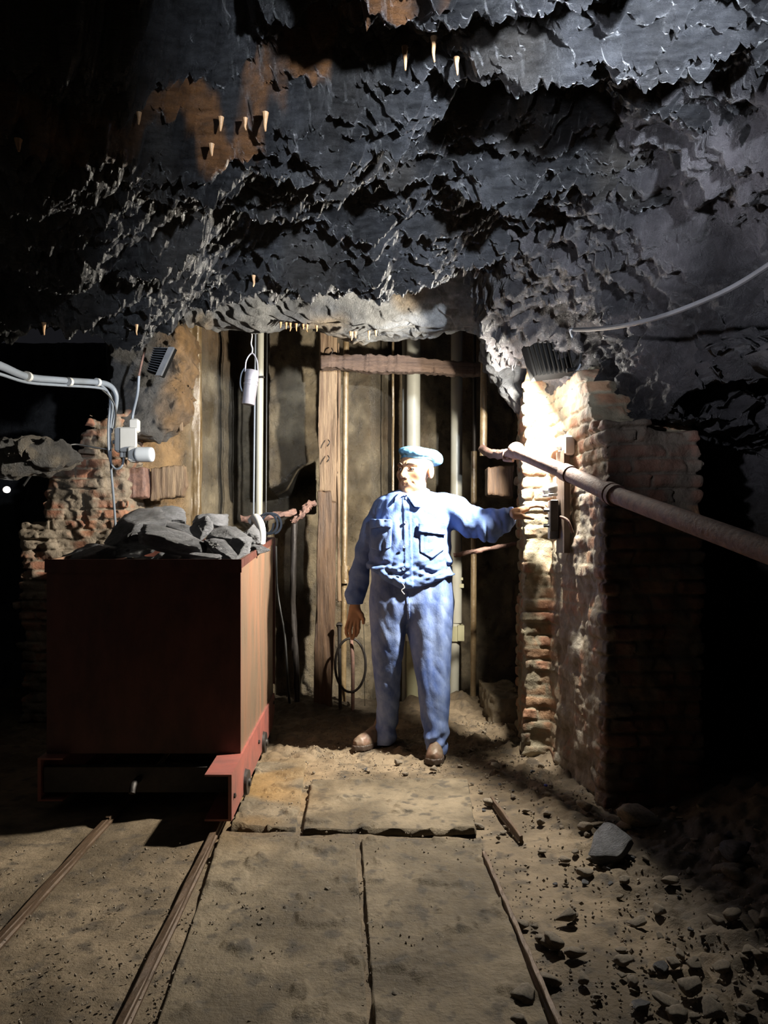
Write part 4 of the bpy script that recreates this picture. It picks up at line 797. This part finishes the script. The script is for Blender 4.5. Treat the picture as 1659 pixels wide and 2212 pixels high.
sl = empty('small_lamp', W(15, 1058, 4.4), 'tiny white lamp glinting in the dark at the far left edge', 'lamp')
MB().lathe([(.006, -.02), (.015, -.02), (.018, -.005), (.018, .0)], W(13, 1058, 4.4), ax=frame((.5, -1, 0)), n=16).build('lamp_base', 'whiteplastic', sl); MB().lathe([(.017, 0), (.019, .012), (.014, .024), (.005, .03)], W(15, 1058, 4.4), ax=frame((.5, -1, 0)), n=16).build('bulb', 'glowsmall', sl)
# lantern
ln = empty('hanging_lantern', W(540, 873, 4.7), 'white metal cylinder lantern hanging on a wire bail left of the post', 'lantern')
ax_ = frame((.13, 0, 1)); Lb = W(536, 874, 4.7)
MB().lathe([(.038, 0), (.041, .004), (.041, .118), (.044, .120), (.044, .132), (.041, .134), (.041, .143), (.044, .145), (.043, .2), (.038, .212), (.012, .216)], Lb, ax=ax_, n=32).build('lantern_body', 'lantern', ln)
top = Lb+np.array([0, 0, .2])@ax_
MB().tube([top+[-.042, -.01, 0], top+[-.035, -.01, .07], top+[0.0, -.01, .115], top+[.03, -.01, .07], top+[.036, -.01, 0]], .0045, n=8).build('bail', 'lantern', ln)
MB().tube([top+[.03, 0, -.03], top+[.065, -.01, -.03], top+[.07, -.012, -.036]], .007, n=8).build('knob', 'dark_iron', ln)
MB().tube([top+[-.045, 0, .03], top+[-.07, .01, -.01], top+[-.075, .01, -.08], top+[-.055, .01, -.13]], .004, n=8).build('side_wire', 'cable', ln)
pts = [top+[0, -.01, .115]]
for k in range(1, 12): pts.append(top+np.array([.004*math.sin(k*2.1)-.001*k, -.01, .115+.028*k]))
tag(MB().tube(pts, .0045, n=8).build('cord', 'rope'), 'knotted white cord from which the lantern hangs', 'cord')
# board with switchgear on the pier
fx = lambda y: .92+(4.25-y)*.0765-.028
wb = empty('wooden_board', (fx(3.9), 3.9, 1.17), 'dark wooden board upright on the inner face of the pier', 'board')
MB().box((fx(3.9)-.005, 3.90, 1.40), (.03, .13, .52), ax=rotm(0, 0, .076).T).build('board_panel', 'board', wb, False)
sg = empty('switch_gear', (fx(3.92)-.05, 3.92, 1.2), 'narrow grey metal switch housing with bolts on the wooden board', 'switch')
MB().box((fx(3.92)-.045, 3.94, 1.31), (.045, .055, .20), bev=.005).build('housing', 'greymetal', sg, False)
MB().box((fx(3.92)-.055, 3.88, 1.33), (.04, .035, .16), bev=.004).build('slide', 'dark_iron', sg, False)
for z in (1.28, 1.36): MB().tube([(fx(3.92)-.10, 3.91, z), (fx(3.92)-.05, 3.91, z)], .011, n=6, spline=False).build('bolt', 'greymetal', sg)
hp = W(1176, 1096, 4.10)
lv_ = empty('lever', hp, 'black hand lever between the outstretched fingers and the switch', 'lever')
MB().tube([hp, W(1195, 1120, 4.02), (fx(3.92)-.085, 3.93, 1.32)], [.006, .008, .006], n=10).build('lever_arm', 'blackmetal', lv_)
MB().tube([W(1192, 1116, 4.035), W(1198, 1124, 4.01)], .013, n=10, spline=False).build('grip_collar', 'blackmetal', lv_)
for k, (y, lab) in enumerate(((4.02, 'left white porcelain insulator above the switch on the board'), (3.92, 'right white porcelain insulator above the switch on the board'))):
    tag(MB().lathe([(.012, 0), (.022, 0), (.025, .01), (.018, .018), (.024, .03), (.024, .055), (.018, .065), (.008, .068)], (fx(y)-.055, y-.02, 1.43), n=20).build('insulator', 'whiteplastic'), lab, 'insulator')
w2 = empty('junction_box', W(1236, 962, 3.86), 'white junction box with a round fitting above the wooden board', 'junction box')
MB().box(W(1240, 963, 3.86)-[.028, 0, 0], (.055, .07, .10), bev=.01).build('box_body', 'whiteplastic', w2, False)
MB().box(W(1221, 961, 3.92)-[.025, 0, 0], (.05, .06, .055), bev=.015).build('terminal_cover', 'whiteplastic', w2, False)
bb = empty('light_bulb', W(1196, 961, 4.03), 'bright round bulb beside the white junction box', 'bulb')
o = vmesh('bulb_globe', lambda p: np.linalg.norm(p-W(1194, 961, 4.11), axis=-1)-.034, W(1194, 961, 4.11)-.05, W(1194, 961, 4.11)+.05, .006, 'glowsmall', bb)
MB().tube([W(1201, 961, 4.10), W(1214, 961, 4.03)], .02, n=14, spline=False).build('socket', 'whiteplastic', bb)
tag(MB().tube([(fx(3.8)-.01, 3.8, 1.30), (fx(3.8)-.05, 3.79, 1.32), (fx(3.75)-.03, 3.74, 1.30), (fx(3.74)-.01, 3.73, 1.24)], .006, n=8).build('hook', 'rustpipe'), 'small bent rusty hook right of the wooden board', 'hook')
tag(MB().box(W(1146, 1160, 4.232)+[0, -.012, 0], (.012, .006, .05)).box(W(1151, 1149, 4.232)+[0, -.012, 0], (.03, .006, .01)).build('paint_mark', 'redmark', None, False), 'red painted corner mark on the lit brick pier', 'paint mark') if False else None
# ================================================================ DRIPSTONES
def stal(r, L, seed):
    rr = random.Random(seed); m = MB(); m.tube([(0, 0, .01), (0, 0, -.2*L), (rr.uniform(-.002, .002), 0, -.6*L), (rr.uniform(-.003, .003), 0, -L)], [r*1.5, r, r*.75, r*.35], n=8, sub=4); return m
first = None
sts = [(875, 108, 152, 10), (937, 88, 134, 10), (987, 132, 162, 9), (573, 250, 284, 10), (477, 260, 284, 9), (457, 318, 337, 9), (40, 308, 327, 12), (300, 250, 270, 8), (530, 262, 282, 7),
       (1190, 588, 615, 7), (1213, 578, 608, 6), (1288, 540, 558, 6), (1370, 548, 580, 6), (95, 702, 724, 7), (295, 706, 724, 5), (548, 600, 620, 6)]
import bpy as _b
dg = _b.context.evaluated_depsgraph_get(); cm = ceil_o
from mathutils.bvhtree import BVHTree
bv = BVHTree.FromObject(cm, dg)
def hitc(u, v):
    d = Vector(W(u, v, 1.)-np.array([0, 0, H])); h = bv.ray_cast(Vector((0, 0, H)), d.normalized()); return h[0]
proto = None
for i, (u, v0, v1, wpx) in enumerate(sts):
    h = hitc(u, v0)
    if h is None: continue
    Y = h.y-.03; L = (v1-v0)*Y/F; r = wpx/2*Y/F
    o = stal(r, L, i).build('stalactite', 'orange'); o.location = Vector(W(u, v0, Y))-Vector((0, 0, L)); o.location = W(u, v0, Y)+np.array([0, 0, -L])
    tag(o, 'small ochre stalactite dripping from the dark roof', 'stalactite', 'ochre stalactites on the roof')
for i, u in enumerate([606, 618, 627, 640, 655, 663, 684, 757, 760, 768, 797, 812]):
    v0 = float(np.interp(u, lu, lv))-3; L = random.uniform(6, 16)*4.5/F
    o = stal(.006, L, i+50).build('stalactite', 'orange'); o.location = W(u, v0, 4.53)+np.array([0, 0, -L])
    tag(o, 'thin tan drip hanging from the pale lintel above the shaft', 'stalactite', 'thin drips along the shaft lintel')
# ================================================================ FLOOR: RAILS, PLATES, STONES
def rail(name, p0, p1, wd, ht, label, m='rust_rail', n=40):
    d = p1-p0; s = np.array([d[1], -d[0]])/np.hypot(*d[:2]); V = []; 
    for i in range(n+1):
        t_ = i/n; c = p0[:2]+d[:2]*t_; z = max(0, fz(c[0], c[1]))*.4
        for a, b in ((-.5, -.02), (-.5, .3), (-.32, .45), (-.32, .95), (-.22, 1), (.22, 1), (.32, .95), (.32, .45), (.5, .3), (.5, -.02)):
            V.append([c[0]+s[0]*a*wd, c[1]+s[1]*a*wd, z+ht*b+.0015*math.sin(i*1.3+a*9)])
    k = 10; Fq = [[i*k+j, i*k+(j+1) % k, (i+1)*k+(j+1) % k, (i+1)*k+j] for i in range(n) for j in range(k)]+[list(range(k)), [n*k+k-1-j for j in range(k)]]
    return tag(mk(name, V, Fq, m, smooth=False), label, 'rail')
def xy(c, y): return np.array([c-.044*y, y, 0])
rail('rail', xy(-.552, 1.4), xy(-.552, 5.1), .036, .024, 'rusty rail passing under the near side of the mine cart')
rail('rail', xy(-1.03, 1.4), xy(-1.03, 5.0), .036, .024, 'rusty rail at the far left running under the cart')
a, b = FL(1045, 1855), FL(1185, 2180); dd_ = (b-a); rail('rail', b+dd_*.35, a-dd_*.0, .022, .03, 'thin rusty rail along the right edge of the mud track')
a, b = FL(1062, 1735), FL(1126, 1822); rail('rail', b, a, .02, .03, 'short bent rail end among the rubble near the pier', n=12)
def fplate(q, label, th=.016, seed=0.):
    q = [FL(*p) for p in q]; nx, ny = 110, 110; uu, vv = np.meshgrid(np.linspace(0, 1, nx), np.linspace(0, 1, ny)); w_ = lambda: .006
    P = ((1-uu)*(1-vv))[..., None]*q[0]+(uu*(1-vv))[..., None]*q[1]+(uu*vv)[..., None]*q[2]+((1-uu)*vv)[..., None]*q[3]
    ed = np.minimum(np.minimum(uu, 1-uu)*nx, np.minimum(vv, 1-vv)*ny); P[..., :2] += (.010*pn(P[..., 0]*12, P[..., 1]*12, seed))[..., None]*(ed < 1)[..., None]
    P[..., 2] = th*.7+.006*fbm(P[..., 0]*5, P[..., 1]*5, seed, 5)-.03*(ed < .5)+.010*pn(P[..., 0]*1.5, P[..., 1]*1.5, seed)+.012*ss(.25, .6, fbm(P[..., 0]*7, P[..., 1]*7, seed+2, 4))
    idx = np.arange(nx*ny).reshape(ny, nx); Fq = np.stack([idx[:-1, :-1], idx[:-1, 1:], idx[1:, 1:], idx[1:, :-1]], -1).reshape(-1, 4)[:, ::-1]
    return tag(mk('floor_plate', P.reshape(-1, 3), np.ascontiguousarray(Fq), 'ground', smooth=False, col=floor_c(P).reshape(-1, 3)*np.array([.92, .96, .98])), label, 'floor plate')
fplate([(672, 1690), (1012, 1690), (1030, 1804), (652, 1800)], 'square mud covered floor plate in front of the figure', .026, 1.)
fplate([(474, 1812), (768, 1812), (806, 2330), (300, 2330)], 'long mud covered plate between cart rail and centre seam', .016, 2.)
fplate([(779, 1814), (1040, 1816), (1150, 2100), (1230, 2330), (816, 2330)][:2]+[(1225, 2330), (816, 2330)], 'long muddy plate between centre seam and right rail', .014, 3.)
fplate([(560, 1650), (662, 1640), (640, 1795), (500, 1790)], 'narrow rust stained plate beside the cart wheels', .014, 4.)
# stones
protos = []
for k in range(8):
    V, Fq = rock_mesh(200+k, 3, 14, .05); protos.append(mk('loose_stone', V*.5, Fq, ('stone', 'coal_pale')[k == 2], smooth=False))
used = [False]*8
def stone(x, y, s, label, group, k=None, sink=.25, zadd=0):
    k = random.randrange(8) if k is None else k
    if used[k]: o = protos[k].copy(); COL.objects.link(o)
    else: o = protos[k]; used[k] = True
    sc_ = (s*random.uniform(.8, 1.3), s*random.uniform(.7, 1.1), s*random.uniform(.4, .75)); o.scale = sc_; o.rotation_euler = (random.uniform(-.3, .3), random.uniform(-.3, .3), random.uniform(0, 6.3))
    o.location = (x, y, max(fz(x, y), -.02)+sc_[2]*.17+zadd); tag(o, label, 'stone', group); return o
n_ = 0
while n_ < 150:      # heap of rubble on the right
    u = random.uniform(1120, 1750); v = random.uniform(1760, 2230); p = FL(u, v)
    if u < 1150+.25*(v-1800) and random.random() < .8: continue
    if p[0] > 1.7: continue
    stone(p[0], p[1], random.choice((.02, .025, .03, .035, .05, .06)), 'small loose stone in the dark rubble at the lower right', 'rubble stones at the lower right'); n_ += 1
for i in range(70):  # crumbs round the figure's feet
    u = random.gauss(900, 130); v = random.uniform(1560, 1700); p = FL(u, v)
    if abs(u-805) < 45 and v < 1630 or abs(u-942) < 40 and v < 1665: continue
    if p[0] > .7: continue
    stone(p[0], p[1], random.choice((.012, .016, .02, .03)), 'tiny stone in the gravel around the boots', 'gravel stones around the boots')
for i in range(70):
    u = random.uniform(330, 1100); v = random.uniform(1700, 2200); p = FL(u, v)
    if u < 560-.45*(v-1650): continue
    stone(p[0], p[1], random.choice((.010, .014, .018, .026)), 'little mud clod on the muddy track between the rails', 'mud clods on the track', 0 if i % 2 else 4, zadd=.006)
for i in range(40):
    u = random.uniform(1000, 1200); v = random.uniform(1640, 1800); p = FL(u, v)
    if p[0] > .82-.0*p[1]: continue
    stone(p[0], p[1], random.choice((.015, .02, .03, .04)), 'small stone on the muddy ground beside the brick pier', 'stones beside the brick pier')
for u, v, s, k, lab in ((1322, 1850, .25, 2, 'large pale slate slab lying by the near corner of the pier'), (1264, 1762, .075, 5, 'dark angular stone at the foot of the pier corner'), (1368, 1795, .17, 1, 'broad stone just behind the large slate slab'),
                        (1585, 1900, .13, 2, 'grey upright stone in the dark at the right'), (1345, 2080, .05, 4, 'pale rounded stone low in the rubble'), (1435, 1655+520, .07, 3, 'ochre stone at the bottom right of the floor'), (1225, 1408+500, .02, 6, 'white chip on the mud right of the rail'), (860, 1652, .05, 0, 'flat tan stone between the two boots'), (1070, 1672, .06, 7, 'dark flat flake right of the boots'), (1165, 1655, .05, 3, 'brick fragment at the foot of the pier'),
                        (1062, 1738, .07, 5, 'flat stone by the bent rail end'), (938, 1668, .05, 4, 'tan stone just in front of the right boot'), (460, 1800, .03, 1, 'pale stone at the rail end beside the cart shadow'), (548, 1668, .035, 5, 'dark clod between the cart wheels')):
    p = FL(u, v); 
    if p[0] > 1.0: p[1] -= .0
    stone(p[0], p[1], s, lab, None, k)
p = FL(1179, 1707); tag(MB().lathe([(.003, 0), (.009, 0), (.010, .006), (.006, .009)], (p[0], p[1], .02), n=12).build('bottle_cap', 'blueplastic'), 'tiny blue plastic cap on the mud near the pier', 'cap')
# fine gravel nobody could count
m = MB(); octa = np.array([(1, 0, 0), (0, 1, 0), (-1, 0, 0), (0, -1, 0), (0, 0, 1), (0, 0, -1)], float); of = [[0, 1, 4], [1, 2, 4], [2, 3, 4], [3, 0, 4], [1, 0, 5], [2, 1, 5], [3, 2, 5], [0, 3, 5]]
for i in range(4200):
    if random.random() < .5: u = random.uniform(480, 1300); v = 1560+abs(random.gauss(0, 90))
    else: u = random.uniform(0, 1659); v = random.uniform(1650, 2230)
    p = FL(u, v)
    if p[0] > 1.3 or p[1] > 5.2 or (p[0] < -.55 and p[1] > 3.0): continue
    s = random.uniform(.002, .0055)*(1.4 if p[0] > .5 else 1); R_ = rotm(random.random()*3, random.random()*3, random.random()*3); m.add(octa*np.array([s*1.3, s, s*.7])@R_+[p[0], p[1], max(fz(p[0], p[1]), .008)+s*.1], of)
tag(m.build('gravel', 'stone', None, False), 'fine gravel and crumbs scattered over the muddy floor', 'gravel', kind='stuff')
# ================================================================ LIGHT, CAMERA
LP = np.array([.80, 3.90, 1.985])
def area(loc, to, size, power, col, shape='DISK', spread=math.pi):
    l = bpy.data.lights.new('light', 'AREA'); l.shape = shape; l.size = size; l.energy = power; l.color = col; l.spread = spread
    o = bpy.data.objects.new('light', l); COL.objects.link(o); o.location = loc; d = Vector(to)-Vector(loc); o.rotation_euler = d.to_track_quat('-Z', 'Y').to_euler(); return o
def point(loc, power, col, r=.05):
    l = bpy.data.lights.new('light', 'POINT'); l.energy = power; l.color = col; l.shadow_soft_size = r
    o = bpy.data.objects.new('light', l); COL.objects.link(o); o.location = loc; return o
area(LP, LP+np.array([-.70, .24, -.45]), .09, 106, (1, .93, .80))
point(LP+np.array([0, .0, -.03]), 6.5, (1, .95, .86), .05)
# added cool fill with no source, right of the viewer, raking the roof
area((1.05, .65, 2.12), (.28, 2.9, 2.66), .10, 24, (.80, .88, 1), spread=.92)
area((-.9, 1.0, 2.0), (1.5, 2.75, 2.25), .10, 5, (.85, .88, 1), spread=.75)  # second fill, added out of view to brighten the right rock wall
w = bpy.data.worlds.new('world'); bpy.context.scene.world = w; w.use_nodes = True
w.node_tree.nodes['Background'].inputs[0].default_value = (.5, .5, .6, 1); w.node_tree.nodes['Background'].inputs[1].default_value = .008
cam = bpy.data.cameras.new('camera'); co = bpy.data.objects.new('camera', cam); COL.objects.link(co)
co.location = (0, 0, H); co.rotation_euler = (math.pi/2, 0, 0); cam.sensor_fit = 'VERTICAL'; cam.sensor_height = 36; cam.lens = F/2212*36; cam.shift_y = (HV-1106)/2212; cam.clip_start = .02
sc = bpy.context.scene; sc.camera = co
sc.view_settings.view_transform = 'Standard'; sc.view_settings.look = 'None'; sc.view_settings.gamma = 1; sc.view_settings.use_curve_mapping = False; sc.view_settings.exposure = .98
